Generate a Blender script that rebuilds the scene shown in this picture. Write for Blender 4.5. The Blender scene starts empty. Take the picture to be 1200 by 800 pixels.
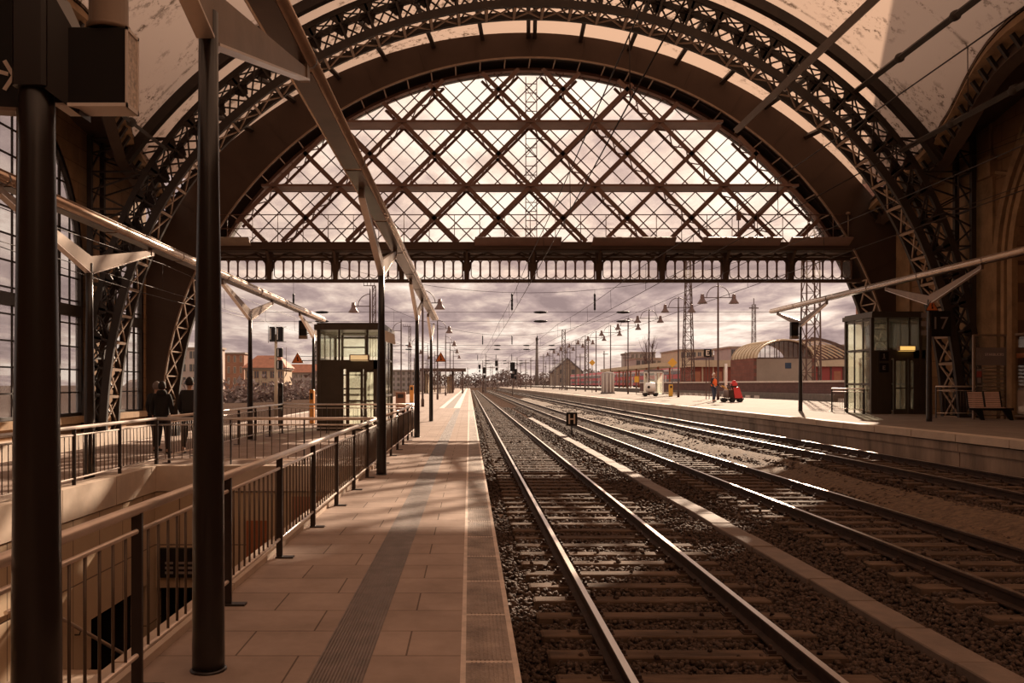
import bpy, math, random
import numpy as np
from mathutils import Vector, Matrix

random.seed(7)
rng = np.random.default_rng(11)
SC = bpy.context.scene
COL = SC.collection
PI = math.pi
EYE = 1.59            # camera height above the left platform (z = 0)

def at(px, py, Y):
    """point of the place seen at pixel (px,py) at distance Y down the platform"""
    return Vector(((px - 550.0) * Y / 1000.0, Y, EYE + (450.0 - py) * Y / 1000.0))

# ------------------------------------------------------------------ objects
def link(name, me, parent=None):
    o = bpy.data.objects.new(name, me)
    COL.objects.link(o)
    if parent is not None:
        o.parent = parent
    return o

def tag(o, label, cat=None, group=None, kind=None):
    if label: o['label'] = label
    if cat: o['category'] = cat
    if group: o['group'] = group
    if kind: o['kind'] = kind
    return o

def thing(name, label, cat, loc=(0, 0, 0), rz=0.0, group=None):
    o = bpy.data.objects.new(name, None)
    COL.objects.link(o)
    o.empty_display_size = 0.1
    o.location = loc
    o.rotation_euler = (0, 0, rz)
    return tag(o, label, cat, group)

def copy_tree(o, parent=None):
    c = o.copy()
    COL.objects.link(c)
    if parent is not None:
        c.parent = parent
    for ch in list(o.children):
        copy_tree(ch, c)
    return c

class MB:
    """collects shapes and links them as ONE mesh object"""
    def __init__(self):
        self.v = []; self.f = []; self.m = []; self.s = []; self.mi = 0; self.sm = False
    def mat(self, i): self.mi = i; return self
    def smooth(self, b=True): self.sm = b; return self
    def face(self, idx):
        self.f.append(tuple(idx)); self.m.append(self.mi); self.s.append(self.sm)
    def poly(self, pts):
        n = len(self.v); self.v += [tuple(p) for p in pts]
        self.face(range(n, n + len(pts))); return self
    def hexa(self, b, t):
        n = len(self.v)
        self.v += [tuple(p) for p in b] + [tuple(p) for p in t]
        k = len(b)
        self.face([n + i for i in range(k)][::-1])
        self.face([n + k + i for i in range(k)])
        for i in range(k):
            j = (i + 1) % k
            self.face((n + i, n + j, n + k + j, n + k + i))
        return self
    def box(self, x0, x1, y0, y1, z0, z1):
        return self.hexa([(x0, y0, z0), (x1, y0, z0), (x1, y1, z0), (x0, y1, z0)],
                         [(x0, y0, z1), (x1, y0, z1), (x1, y1, z1), (x0, y1, z1)])
    def cbox(self, x0, x1, y0, y1, z0, z1, c=0.01):
        """box with chamfered vertical edges and top"""
        def ring(d, z): 
            return [(x0+c, y0+d, z), (x1-c, y0+d, z), (x1-d, y0+c, z), (x1-d, y1-c, z),
                    (x1-c, y1-d, z), (x0+c, y1-d, z), (x0+d, y1-c, z), (x0+d, y0+c, z)]
        return self.rings([ring(0, z0), ring(0, z1 - c), ring(c*0.8, z1)])
    def rings(self, rs, cap=True, closed=True):
        n = len(self.v); k = len(rs[0])
        for r in rs: self.v += [tuple(p) for p in r]
        for a in range(len(rs) - 1):
            for i in range(k if closed else k - 1):
                j = (i + 1) % k
                self.face((n + a*k + i, n + a*k + j, n + (a+1)*k + j, n + (a+1)*k + i))
        if cap:
            sm = self.sm; self.sm = False
            self.face([n + i for i in range(k)][::-1])
            self.face([n + (len(rs)-1)*k + i for i in range(k)])
            self.sm = sm
        return self
    def beam(self, p0, p1, w, h, up=(0, 0, 1), w1=None, h1=None):
        p0 = Vector(p0); p1 = Vector(p1); d = (p1 - p0)
        if d.length < 1e-6: return self
        d.normalize(); u = Vector(up)
        s = d.cross(u)
        if s.length < 1e-4: s = d.cross(Vector((0, 1, 0)))
        if s.length < 1e-4: s = d.cross(Vector((1, 0, 0)))
        s.normalize(); u = s.cross(d)
        w1 = w if w1 is None else w1; h1 = h if h1 is None else h1
        def q(p, w, h): return [p - s*w/2 - u*h/2, p + s*w/2 - u*h/2, p + s*w/2 + u*h/2, p - s*w/2 + u*h/2]
        return self.hexa(q(p0, w, h), q(p1, w1, h1))
    def tube(self, p0, p1, r0, r1=None, n=10):
        return self.path([p0, p1], r0, n, r1)
    def path(self, pts, r, n=8, r1=None, cap=True):
        pts = [Vector(p) for p in pts]
        r1 = r if r1 is None else r1
        rs = []; L = len(pts); ref = None
        for i, p in enumerate(pts):
            d = (pts[min(i+1, L-1)] - pts[max(i-1, 0)]).normalized()
            if ref is None:
                ref = Vector((0, 0, 1)) if abs(d.z) < 0.9 else Vector((0, 1, 0))
            s = d.cross(ref).normalized(); u = s.cross(d)
            ref = u
            rr = r[i] if isinstance(r, (list, tuple)) else r + (r1 - r) * i / max(1, L-1)
            rs.append([p + (s*math.cos(a) + u*math.sin(a))*rr for a in [2*PI*k/n for k in range(n)]])
        sm = self.sm; self.sm = True
        self.rings(rs, cap); self.sm = sm
        return self
    def sweep(self, pts, w, h, ups):
        """rectangular bar along pts; ups gives the height direction at each"""
        pts = [Vector(p) for p in pts]; rs = []; L = len(pts)
        for i, p in enumerate(pts):
            d = (pts[min(i+1, L-1)] - pts[max(i-1, 0)]).normalized()
            u = Vector(ups[i]) if isinstance(ups, list) else Vector(ups)
            s = d.cross(u).normalized(); u = s.cross(d)
            rs.append([p - s*w/2 - u*h/2, p + s*w/2 - u*h/2, p + s*w/2 + u*h/2, p - s*w/2 + u*h/2])
        return self.rings(rs)
    def lathe(self, prof, c=(0, 0, 0), n=16, axis='z'):
        rs = []
        for (r, z) in prof:
            ring = []
            for k in range(n):
                a = 2*PI*k/n
                x, y = r*math.cos(a), r*math.sin(a)
                if axis == 'z': ring.append((c[0]+x, c[1]+y, c[2]+z))
                elif axis == 'y': ring.append((c[0]+x, c[1]+z, c[2]-y))
                else: ring.append((c[0]+z, c[1]+x, c[2]+y))
            rs.append(ring)
        sm = self.sm; self.sm = True
        self.rings(rs); self.sm = sm
        return self
    def prism(self, poly, y0, y1, plane='xz'):
        """2D outline pushed between two depths"""
        if plane == 'xz': a = [(p[0], y0, p[1]) for p in poly]; b = [(p[0], y1, p[1]) for p in poly]
        elif plane == 'yz': a = [(y0, p[0], p[1]) for p in poly]; b = [(y1, p[0], p[1]) for p in poly]
        else: a = [(p[0], p[1], y0) for p in poly]; b = [(p[0], p[1], y1) for p in poly]
        return self.hexa(a, b)
    def build(self, name, mats, parent=None, bevel=0.0, weld=False):
        me = bpy.data.meshes.new(name)
        me.from_pydata(self.v, [], self.f)
        if not isinstance(mats, (list, tuple)): mats = [mats]
        for m in mats: me.materials.append(m)
        me.polygons.foreach_set('material_index', self.m)
        me.polygons.foreach_set('use_smooth', self.s)
        # consistent outward normals
        import bmesh
        if len(self.f) < 40000:
            bm = bmesh.new(); bm.from_mesh(me)
            bmesh.ops.recalc_face_normals(bm, faces=bm.faces)
            bm.to_mesh(me); bm.free()
        me.update()
        o = link(name, me, parent)
        if bevel:
            b = o.modifiers.new('bevel', 'BEVEL'); b.width = bevel; b.segments = 2; b.limit_method = 'ANGLE'
        return o

def struct(name, mb, mats, label=None, parent=None):
    o = mb.build(name, mats, parent)
    o['kind'] = 'structure'
    if label: o['label'] = label
    return o

# ---------------------------------------------------------------- materials
def mat(name, col, rough=0.6, metal=0.0, var=0.0, vscale=4.0, col2=None, bump=0.0, bscale=30.0, spec=0.4, stretch=None):
    m = bpy.data.materials.new(name); m.use_nodes = True
    nt = m.node_tree; N = nt.nodes; L = nt.links
    b = N['Principled BSDF']
    b.inputs['Roughness'].default_value = rough
    b.inputs['Metallic'].default_value = metal
    b.inputs['Specular IOR Level'].default_value = spec
    c = (*col, 1.0)
    b.inputs['Base Color'].default_value = c
    g = N.new('ShaderNodeNewGeometry')
    src = g.outputs['Position']
    if stretch:
        mp = N.new('ShaderNodeMapping'); mp.inputs['Scale'].default_value = stretch
        L.new(src, mp.inputs['Vector']); src = mp.outputs['Vector']
    if var or col2:
        n = N.new('ShaderNodeTexNoise'); n.inputs['Scale'].default_value = vscale; n.inputs['Detail'].default_value = 6
        n.inputs['Roughness'].default_value = 0.65
        L.new(src, n.inputs['Vector'])
        r = N.new('ShaderNodeValToRGB')
        if col2 is None:
            a = tuple(max(0, x*(1-var)) for x in col); d = tuple(min(1, x*(1+var)) for x in col)
        else: a, d = col, col2
        r.color_ramp.elements[0].color = (*a, 1); r.color_ramp.elements[0].position = 0.32
        r.color_ramp.elements[1].color = (*d, 1); r.color_ramp.elements[1].position = 0.68
        L.new(n.outputs['Fac'], r.inputs['Fac']); L.new(r.outputs['Color'], b.inputs['Base Color'])
    if bump:
        n2 = N.new('ShaderNodeTexNoise'); n2.inputs['Scale'].default_value = bscale; n2.inputs['Detail'].default_value = 4
        L.new(src, n2.inputs['Vector'])
        bp = N.new('ShaderNodeBump'); bp.inputs['Strength'].default_value = bump; bp.inputs['Distance'].default_value = 0.02
        L.new(n2.outputs['Fac'], bp.inputs['Height']); L.new(bp.outputs['Normal'], b.inputs['Normal'])
    return m

def brick_mat(name, c1, c2, mortar, bw, bh, plane='xy', mort=0.012, rough=0.75, offset=0.5, noise=0.25, scale=1.0, bump=0.3, spec=0.25):
    """courses laid by a brick pattern in metres; plane gives which world axes the courses follow"""
    m = bpy.data.materials.new(name); m.use_nodes = True
    nt = m.node_tree; N = nt.nodes; L = nt.links; b = N['Principled BSDF']
    b.inputs['Roughness'].default_value = rough
    b.inputs['Specular IOR Level'].default_value = spec
    g = N.new('ShaderNodeNewGeometry')
    sep = N.new('ShaderNodeSeparateXYZ'); L.new(g.outputs['Position'], sep.inputs[0])
    cb = N.new('ShaderNodeCombineXYZ')
    ax = {'x': 'X', 'y': 'Y', 'z': 'Z'}
    L.new(sep.outputs[ax[plane[0]]], cb.inputs['X']); L.new(sep.outputs[ax[plane[1]]], cb.inputs['Y'])
    t = N.new('ShaderNodeTexBrick')
    t.inputs['Scale'].default_value = 1.0
    t.inputs['Brick Width'].default_value = bw; t.inputs['Row Height'].default_value = bh
    t.inputs['Mortar Size'].default_value = mort; t.inputs['Mortar Smooth'].default_value = 0.2
    t.offset = offset
    t.inputs['Color1'].default_value = (*c1, 1); t.inputs['Color2'].default_value = (*c2, 1)
    t.inputs['Mortar'].default_value = (*mortar, 1)
    L.new(cb.outputs[0], t.inputs['Vector'])
    n = N.new('ShaderNodeTexNoise'); n.inputs['Scale'].default_value = 1.3; n.inputs['Detail'].default_value = 8
    n.inputs['Roughness'].default_value = 0.7
    L.new(g.outputs['Position'], n.inputs['Vector'])
    mr = N.new('ShaderNodeMapRange'); mr.inputs[1].default_value = 0.25; mr.inputs[2].default_value = 0.75
    mr.inputs[3].default_value = 1 - noise; mr.inputs[4].default_value = 1 + noise
    L.new(n.outputs['Fac'], mr.inputs[0])
    mx = N.new('ShaderNodeMix'); mx.data_type = 'RGBA'; mx.blend_type = 'MULTIPLY'; mx.inputs['Factor'].default_value = 1
    L.new(t.outputs['Color'], mx.inputs['A']); L.new(mr.outputs[0], mx.inputs['B'])
    L.new(mx.outputs['Result'], b.inputs['Base Color'])
    bp = N.new('ShaderNodeBump'); bp.inputs['Strength'].default_value = bump; bp.inputs['Distance'].default_value = 0.01
    bp.invert = True
    L.new(t.outputs['Fac'], bp.inputs['Height']); L.new(bp.outputs['Normal'], b.inputs['Normal'])
    return m

def glass_mat(name, tint=(0.8, 0.85, 0.8), clear=0.75, milky=0.0, milk=(0.8, 0.75, 0.7), gloss=0.1, rough=0.05, dirt=0.0):
    m = bpy.data.materials.new(name); m.use_nodes = True
    nt = m.node_tree; N = nt.nodes; L = nt.links
    for n in list(N): N.remove(n)
    out = N.new('ShaderNodeOutputMaterial')
    tr = N.new('ShaderNodeBsdfTransparent'); tr.inputs['Color'].default_value = (*tint, 1)
    gl = N.new('ShaderNodeBsdfGlossy'); gl.inputs['Roughness'].default_value = rough
    gl.inputs['Color'].default_value = (0.9, 0.9, 0.9, 1)
    tl = N.new('ShaderNodeBsdfTranslucent'); tl.inputs['Color'].default_value = (*milk, 1)
    m1 = N.new('ShaderNodeMixShader'); m1.inputs[0].default_value = milky
    L.new(tr.outputs[0], m1.inputs[1]); L.new(tl.outputs[0], m1.inputs[2])
    if dirt:
        g = N.new('ShaderNodeNewGeometry')
        n = N.new('ShaderNodeTexNoise'); n.inputs['Scale'].default_value = 0.9; n.inputs['Detail'].default_value = 5
        L.new(g.outputs['Position'], n.inputs['Vector'])
        mr = N.new('ShaderNodeMapRange'); mr.inputs[1].default_value = 0.3; mr.inputs[2].default_value = 0.7
        mr.inputs[3].default_value = max(0, milky - dirt); mr.inputs[4].default_value = milky + dirt
        L.new(n.outputs['Fac'], mr.inputs[0]); L.new(mr.outputs[0], m1.inputs[0])
    fr = N.new('ShaderNodeLayerWeight'); fr.inputs['Blend'].default_value = 0.5
    pw = N.new('ShaderNodeMath'); pw.operation = 'POWER'; pw.inputs[1].default_value = 5.0
    L.new(fr.outputs['Facing'], pw.inputs[0])
    mu = N.new('ShaderNodeMath'); mu.operation = 'MULTIPLY_ADD'; mu.inputs[1].default_value = 0.8; mu.inputs[2].default_value = gloss
    mu.use_clamp = True
    L.new(pw.outputs[0], mu.inputs[0])
    m2 = N.new('ShaderNodeMixShader'); L.new(mu.outputs[0], m2.inputs[0])
    L.new(m1.outputs[0], m2.inputs[1]); L.new(gl.outputs[0], m2.inputs[2])
    L.new(m2.outputs[0], out.inputs['Surface'])
    return m

def emit_mat(name, col, s):
    m = bpy.data.materials.new(name); m.use_nodes = True
    b = m.node_tree.nodes['Principled BSDF']
    b.inputs['Base Color'].default_value = (*col, 1)
    b.inputs['Emission Color'].default_value = (*col, 1); b.inputs['Emission Strength'].default_value = s
    return m

def membrane_mat():
    m = bpy.data.materials.new('membrane'); m.use_nodes = True
    nt = m.node_tree; N = nt.nodes; L = nt.links
    for n in list(N): N.remove(n)
    out = N.new('ShaderNodeOutputMaterial')
    df = N.new('ShaderNodeBsdfDiffuse'); tl = N.new('ShaderNodeBsdfTranslucent')
    mix = N.new('ShaderNodeMixShader'); mix.inputs[0].default_value = 0.58
    g = N.new('ShaderNodeNewGeometry')
    # dirt: clumped specks gathered on seam lines and in patches
    n1 = N.new('ShaderNodeTexNoise'); n1.inputs['Scale'].default_value = 0.35; n1.inputs['Detail'].default_value = 2
    L.new(g.outputs['Position'], n1.inputs['Vector'])
    n2 = N.new('ShaderNodeTexNoise'); n2.inputs['Scale'].default_value = 3.2; n2.inputs['Detail'].default_value = 5
    n2.inputs['Roughness'].default_value = 0.75
    L.new(g.outputs['Position'], n2.inputs['Vector'])
    mu = N.new('ShaderNodeMath'); mu.operation = 'MULTIPLY'
    r1 = N.new('ShaderNodeMapRange'); r1.inputs[1].default_value = 0.44; r1.inputs[2].default_value = 0.56
    r2 = N.new('ShaderNodeMapRange'); r2.inputs[1].default_value = 0.53; r2.inputs[2].default_value = 0.60
    L.new(n1.outputs['Fac'], r1.inputs[0]); L.new(n2.outputs['Fac'], r2.inputs[0])
    L.new(r1.outputs[0], mu.inputs[0]); L.new(r2.outputs[0], mu.inputs[1])
    # seams across the barrel, one every 4.2 m, dirt clings to them
    sep = N.new('ShaderNodeSeparateXYZ'); L.new(g.outputs['Position'], sep.inputs[0])
    nz = N.new('ShaderNodeTexNoise'); nz.inputs['Scale'].default_value = 1.6; nz.inputs['Detail'].default_value = 4
    L.new(g.outputs['Position'], nz.inputs['Vector'])
    md = N.new('ShaderNodeMath'); md.operation = 'PINGPONG'; md.inputs[1].default_value = 2.1
    L.new(sep.outputs['Y'], md.inputs[0])
    a1 = N.new('ShaderNodeMath'); a1.operation = 'MULTIPLY_ADD'; a1.inputs[1].default_value = 0.55; a1.inputs[2].default_value = -0.275
    L.new(nz.outputs['Fac'], a1.inputs[0])
    a2 = N.new('ShaderNodeMath'); a2.operation = 'ADD'; L.new(md.outputs[0], a2.inputs[0]); L.new(a1.outputs[0], a2.inputs[1])
    r3 = N.new('ShaderNodeMapRange'); r3.inputs[1].default_value = 0.16; r3.inputs[2].default_value = 0.02
    r3.inputs[3].default_value = 0; r3.inputs[4].default_value = 1
    L.new(a2.outputs[0], r3.inputs[0])
    r4 = N.new('ShaderNodeMapRange'); r4.inputs[1].default_value = 0.46; r4.inputs[2].default_value = 0.54
    L.new(n2.outputs['Fac'], r4.inputs[0])
    m4 = N.new('ShaderNodeMath'); m4.operation = 'MULTIPLY'; L.new(r3.outputs[0], m4.inputs[0]); L.new(r4.outputs[0], m4.inputs[1])
    mxx = N.new('ShaderNodeMath'); mxx.operation = 'MAXIMUM'; L.new(mu.outputs[0], mxx.inputs[0]); L.new(m4.outputs[0], mxx.inputs[1])
    cm = N.new('ShaderNodeMix'); cm.data_type = 'RGBA'
    cm.inputs['A'].default_value = (0.545, 0.40, 0.32, 1); cm.inputs['B'].default_value = (0.13, 0.085, 0.06, 1)
    m5 = N.new('ShaderNodeMath'); m5.operation = 'MULTIPLY'; m5.inputs[1].default_value = 0.95
    L.new(mxx.outputs[0], m5.inputs[0]); L.new(m5.outputs[0], cm.inputs['Factor'])
    L.new(cm.outputs['Result'], df.inputs['Color']); L.new(cm.outputs['Result'], tl.inputs['Color'])
    L.new(df.outputs[0], mix.inputs[1]); L.new(tl.outputs[0], mix.inputs[2]); L.new(mix.outputs[0], out.inputs['Surface'])
    return m

M = {}
M['iron'] = mat('painted_iron', (0.034, 0.022, 0.016), 0.6, 0.0, 0.25, 2.0)
M['iron_lt'] = mat('pale_painted_iron', (0.30, 0.20, 0.135), 0.55, 0.0, 0.2, 3.0)
M['gable'] = mat('gable_plate_paint', (0.075, 0.046, 0.033), 0.75, 0.0, 0.12, 0.6, spec=.2)
M['screen'] = mat('screen_girder_haze_paint', (0.17, 0.092, 0.068), 0.6, 0.0, 0.15, 2.0)  # girder colour lightened to paint in the haze
M['column'] = mat('column_paint', (0.018, 0.012, 0.010), 0.28, 0.0, 0.1, 3.0, spec=0.6)
M['arm'] = mat('arm_paint', (0.26, 0.18, 0.13), 0.45, 0.3, 0.15, 3.0)
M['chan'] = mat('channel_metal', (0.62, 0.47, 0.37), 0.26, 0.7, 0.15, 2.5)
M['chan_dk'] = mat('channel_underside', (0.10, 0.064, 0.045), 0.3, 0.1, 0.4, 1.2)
M['steel'] = mat('brushed_steel', (0.78, 0.66, 0.58), 0.28, 0.5, 0.08, 5.0)
M['railpost'] = mat('railing_post_paint', (0.04, 0.028, 0.023), 0.4, 0.2, 0.1, 5.0)
M['bar'] = mat('railing_bar_paint', (0.13, 0.09, 0.065), 0.45, 0.4, 0.1, 5.0)
M['pave'] = brick_mat('platform_paving', (0.395, 0.303, 0.256), (0.34, 0.26, 0.219), (0.15, 0.111, 0.091), 1.0, 0.5, 'xy', 0.006, 0.75, 0.37, 0.26, bump=0.2, spec=.04)
M['tact'] = mat('tactile_strip', (0.21, 0.165, 0.145), 0.6, 0, 0.25, 6.0)
M['edge'] = mat('platform_edge_slab', (0.16, 0.12, 0.10), 0.7, 0, 0, 3.0, col2=(0.42, 0.325, 0.265), bump=0.4, bscale=40)
M['edge_lt'] = mat('pale_joint_mortar', (0.62, 0.50, 0.42), 0.7, 0, 0.2, 6)
M['conc'] = mat('concrete', (0.36, 0.26, 0.19), 0.8, 0, 0.25, 1.2, bump=0.15, bscale=12)
M['conc_st'] = mat('streaked_concrete', (0.30, 0.215, 0.16), 0.8, 0, 0.45, 1.0, bump=0.15, bscale=12, stretch=(1.2, 1.2, 0.25))
M['conc_lt'] = mat('pale_concrete', (0.56, 0.44, 0.345), 0.8, 0, 0.15, 1.5)
M['panel'] = brick_mat('stairwell_tiles', (0.50, 0.37, 0.25), (0.47, 0.345, 0.235), (0.16, 0.11, 0.08), 0.9, 1.4, 'yz', 0.012, 0.5, 0.0, 0.08)
M['panelx'] = brick_mat('stairwell_end_tiles', (0.50, 0.37, 0.25), (0.47, 0.345, 0.235), (0.16, 0.11, 0.08), 0.9, 1.4, 'xz', 0.012, 0.5, 0.0, 0.08)
M['asphalt'] = mat('asphalt', (0.14, 0.105, 0.085), 0.8, 0, 0.2, 3)
M['white_line'] = mat('white_line_paint', (0.56, 0.46, 0.39), 0.7, 0, 0.1, 5)
M['ballast'] = mat('ballast_ground', (0.028, 0.018, 0.014), 0.95, 0, 0, 13.0, col2=(0.135, 0.088, 0.068), bump=0.45, bscale=24, spec=0)
M['stone'] = mat('ballast_stone', (0.020, 0.013, 0.010), 0.8, 0, 0, 15.0, col2=(0.14, 0.092, 0.07), spec=.15)
M['sleeper'] = mat('sleeper_wood', (0.115, 0.075, 0.053), 0.85, 0, 0.45, 6.0, bump=0.4, bscale=18, stretch=(.25, 1, 1), spec=.08)
M['rust'] = mat('rusty_rail', (0.055, 0.029, 0.019), 0.8, 0.1, 0.35, 6.0)
M['railtop'] = mat('polished_rail_head', (0.75, 0.63, 0.55), 0.3, 1.0, 0.05, 3.0)
M['ashlar'] = brick_mat('sandstone_ashlar', (0.27, 0.155, 0.082), (0.22, 0.125, 0.066), (0.12, 0.066, 0.036), 1.5, 0.62, 'yz', 0.012, 0.85, 0.5, 0.25)
M['mould'] = mat('sandstone_moulding', (0.30, 0.185, 0.10), 0.85, 0, 0.3, 1.5)
M['mem'] = membrane_mat()
M['glass'] = glass_mat('lift_glass', (0.93, 0.955, 0.92), 0.8, 0.14, (0.85, 0.83, 0.72), 0.05)
M['milk'] = glass_mat('gable_glass', (0.985, 0.97, 0.955), 0.5, 0.09, (0.82, 0.77, 0.73), 0.02, 0.15, dirt=0.07)
M['winglass'] = glass_mat('hall_window_glass', (0.92, 0.90, 0.89), 0.5, 0.25, (0.75, 0.70, 0.68), 0.06, 0.1, dirt=0.12)
M['shopglass'] = glass_mat('shelter_glass', (0.93, 0.92, 0.90), 0.8, 0.05, (0.6, 0.5, 0.4), 0.06)
M['lift_dk'] = mat('lift_front_paint', (0.075, 0.058, 0.042), 0.4, 0.35, 0.1, 3)
M['lamp_on'] = emit_mat('lit_lamp_cover', (1.0, 0.60, 0.16), 0.9)
M['lamp_soft'] = emit_mat('faintly_lit_lamp_cover', (1.0, 0.72, 0.36), 0.5)
M['black'] = mat('black_enamel', (0.011, 0.008, 0.007), 0.5, spec=.25)
M['sign_white'] = mat('sign_white', (0.78, 0.66, 0.57), 0.6)
M['sign_grey'] = mat('sign_grey_lettering', (0.23, 0.185, 0.165), 0.6)
M['tri_org'] = mat('warning_orange', (0.62, 0.17, 0.045), 0.5)
M['orange'] = mat('orange_cabinet', (0.62, 0.25, 0.05), 0.5, 0, 0.1, 4)
M['yellow'] = mat('yellow_sign', (0.80, 0.42, 0.06), 0.5)
M['wire'] = mat('wire', (0.045, 0.03, 0.026), 0.6, 0.3)
M['mast'] = mat('mast_paint', (0.11, 0.062, 0.048), 0.7, 0, 0.2, 2)
M['mast_gr'] = mat('grey_mast', (0.19, 0.15, 0.135), 0.7, 0, 0.2, 2)
M['lampiron'] = mat('lamp_post_paint', (0.085, 0.045, 0.035), 0.5, 0.1, 0.1, 3)
M['lampbell'] = mat('lamp_bell_paint', (0.16, 0.09, 0.075), 0.45, 0.2, 0.1, 3)
M['cloth_dk'] = mat('black_cloth', (0.013, 0.010, 0.009), 0.9)
M['cloth_dk2'] = mat('charcoal_cloth', (0.022, 0.018, 0.017), 0.9)
M['denim'] = mat('dark_denim', (0.05, 0.065, 0.10), 0.9, 0, 0.2, 9)
M['skin'] = mat('skin', (0.50, 0.29, 0.20), 0.6)
M['hair'] = mat('dark_hair', (0.018, 0.011, 0.008), 0.7)
M['vest'] = mat('orange_safety_vest', (0.90, 0.17, 0.04), 0.7)
M['vest_dk'] = mat('dark_sleeve_cloth', (0.05, 0.035, 0.035), 0.9)
M['red'] = mat('red_machine_paint', (0.62, 0.045, 0.045), 0.4)
M['rubber'] = mat('rubber', (0.02, 0.017, 0.015), 0.8)
M['brickred'] = brick_mat('red_brick_cladding', (0.24, 0.085, 0.06), (0.20, 0.07, 0.05), (0.16, 0.08, 0.06), 1.2, 0.4, 'yz', 0.02, 0.8, 0.5, 0.2)
M['retain'] = brick_mat('retaining_wall_brick', (0.15, 0.072, 0.06), (0.125, 0.06, 0.05), (0.10, 0.052, 0.045), 0.5, 0.16, 'yz', 0.015, 0.85, 0.5, 0.2)
M['cream'] = mat('cream_fascia', (0.56, 0.42, 0.29), 0.7, 0, 0.1, 1)
M['roof_y'] = mat('pale_barrel_roof', (0.62, 0.46, 0.30), 0.5, 0.1, 0.12, 0.6)
M['greywall'] = mat('grey_brown_wall', (0.34, 0.25, 0.19), 0.8, 0, 0.12, 0.5)
M['slate'] = mat('slate_roof', (0.17, 0.14, 0.15), 0.8, 0, 0.15, 0.8)
M['redroof'] = mat('red_tile_roof', (0.42, 0.16, 0.09), 0.8, 0, 0.2, 0.8)
M['fac_pink'] = mat('pinkish_facade', (0.50, 0.37, 0.31), 0.85, 0, 0.12, 0.3)
M['fac_brick'] = mat('brown_brick_facade', (0.34, 0.16, 0.095), 0.85, 0, 0.2, 0.6)
M['fac_yel'] = mat('ochre_facade', (0.50, 0.36, 0.24), 0.85, 0, 0.12, 0.3)
M['fac_grey'] = mat('grey_facade', (0.40, 0.32, 0.29), 0.85, 0, 0.12, 0.3)
M['pane_dk'] = mat('dark_window_pane', (0.11, 0.095, 0.09), 0.25)
M['pylon'] = brick_mat('pink_sandstone', (0.45, 0.24, 0.18), (0.41, 0.215, 0.16), (0.30, 0.16, 0.12), 1.3, 0.6, 'xz', 0.02, 0.85, 0.5, 0.15)
M['train_red'] = mat('red_coach_paint', (0.55, 0.045, 0.055), 0.4, 0, 0.1, 0.3)
M['train_wh'] = mat('pale_coach_paint', (0.66, 0.55, 0.50), 0.45, 0, 0.1, 0.3)
M['train_dk'] = mat('coach_window_band', (0.10, 0.07, 0.075), 0.2)
M['bush'] = mat('hazy_bare_brush', (0.17, 0.115, 0.10), 0.95, 0, 0, 3.0, col2=(0.33, 0.235, 0.205))  # brush colour lightened towards grey to stand in for distance haze
M['bench'] = mat('bench_slat_wood', (0.62, 0.40, 0.32), 0.5, 0, 0.12, 6)
M['poster'] = mat('shop_banner_grey', (0.20, 0.155, 0.14), 0.6)
M['poster_red'] = mat('red_notice', (0.34, 0.06, 0.05), 0.6)
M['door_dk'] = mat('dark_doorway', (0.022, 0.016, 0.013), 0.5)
M['terracotta'] = mat('terracotta_panel', (0.36, 0.12, 0.05), 0.7, 0, 0.15, 2)
M['white_panel'] = mat('white_panel', (0.84, 0.75, 0.68), 0.5, 0, 0.08, 2)
M['screen_pale'] = mat('pale_glare_grille', (0.72, 0.60, 0.51), 0.6, 0, 0.4, 60)  # pale grille, its colour raised to carry the glare from the gable

def text_obj(s, size, m, loc, rot, parent, name='lettering', depth=0.004, align='CENTER'):
    cu = bpy.data.curves.new(name, 'FONT'); cu.body = s; cu.size = size; cu.extrude = depth
    cu.align_x = align; cu.align_y = 'CENTER'
    o = bpy.data.objects.new('tmp_text', cu); COL.objects.link(o)
    dg = bpy.context.evaluated_depsgraph_get(); dg.update()
    me = bpy.data.meshes.new_from_object(o.evaluated_get(dg))
    bpy.data.objects.remove(o); me.materials.clear(); me.materials.append(m)
    t = link(name, me, parent); t.location = loc; t.rotation_euler = rot
    return t
# ================================================================ GROUND
PX0, PX1 = -9.4, 0.28              # near (left) platform
OX0, OX1, OY0, OY1 = -5.85, -1.95, 1.0, 15.9   # stair opening in it
Z2 = 0.41                          # far (right) platform height
RX0 = 11.5
ZB = -0.80                         # ballast level
def dz(x):
    """rise of the track bed towards the far platform"""
    return float(np.interp(x, (4.5, 4.9, 7.45, 8.5, 60), (0, .07, .07, .34, .34)))

g = MB()
ys = [-14, 40, 120, 400, 1500]
g.poly([(-700, -40, ZB), (OX0 - .3, -40, ZB), (OX0 - .3, 1500, ZB), (-700, 1500, ZB)])
xs = [OX1 + .3, 4.5, 4.9, 7.45, 8.5, 900]
for xa, xb in zip(xs, xs[1:]):
    g.poly([(xa, -40, ZB + dz(xa)), (xb, -40, ZB + dz(xb)), (xb, 1500, ZB + dz(xb)), (xa, 1500, ZB + dz(xa))])
g.poly([(OX0 - .3, OY1 + .3, ZB), (OX1 + .3, OY1 + .3, ZB), (OX1 + .3, 1500, ZB), (OX0 - .3, 1500, ZB)])
struct('ground', g, M['ballast'], 'brown stone ballast ground under and between the tracks')

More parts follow.
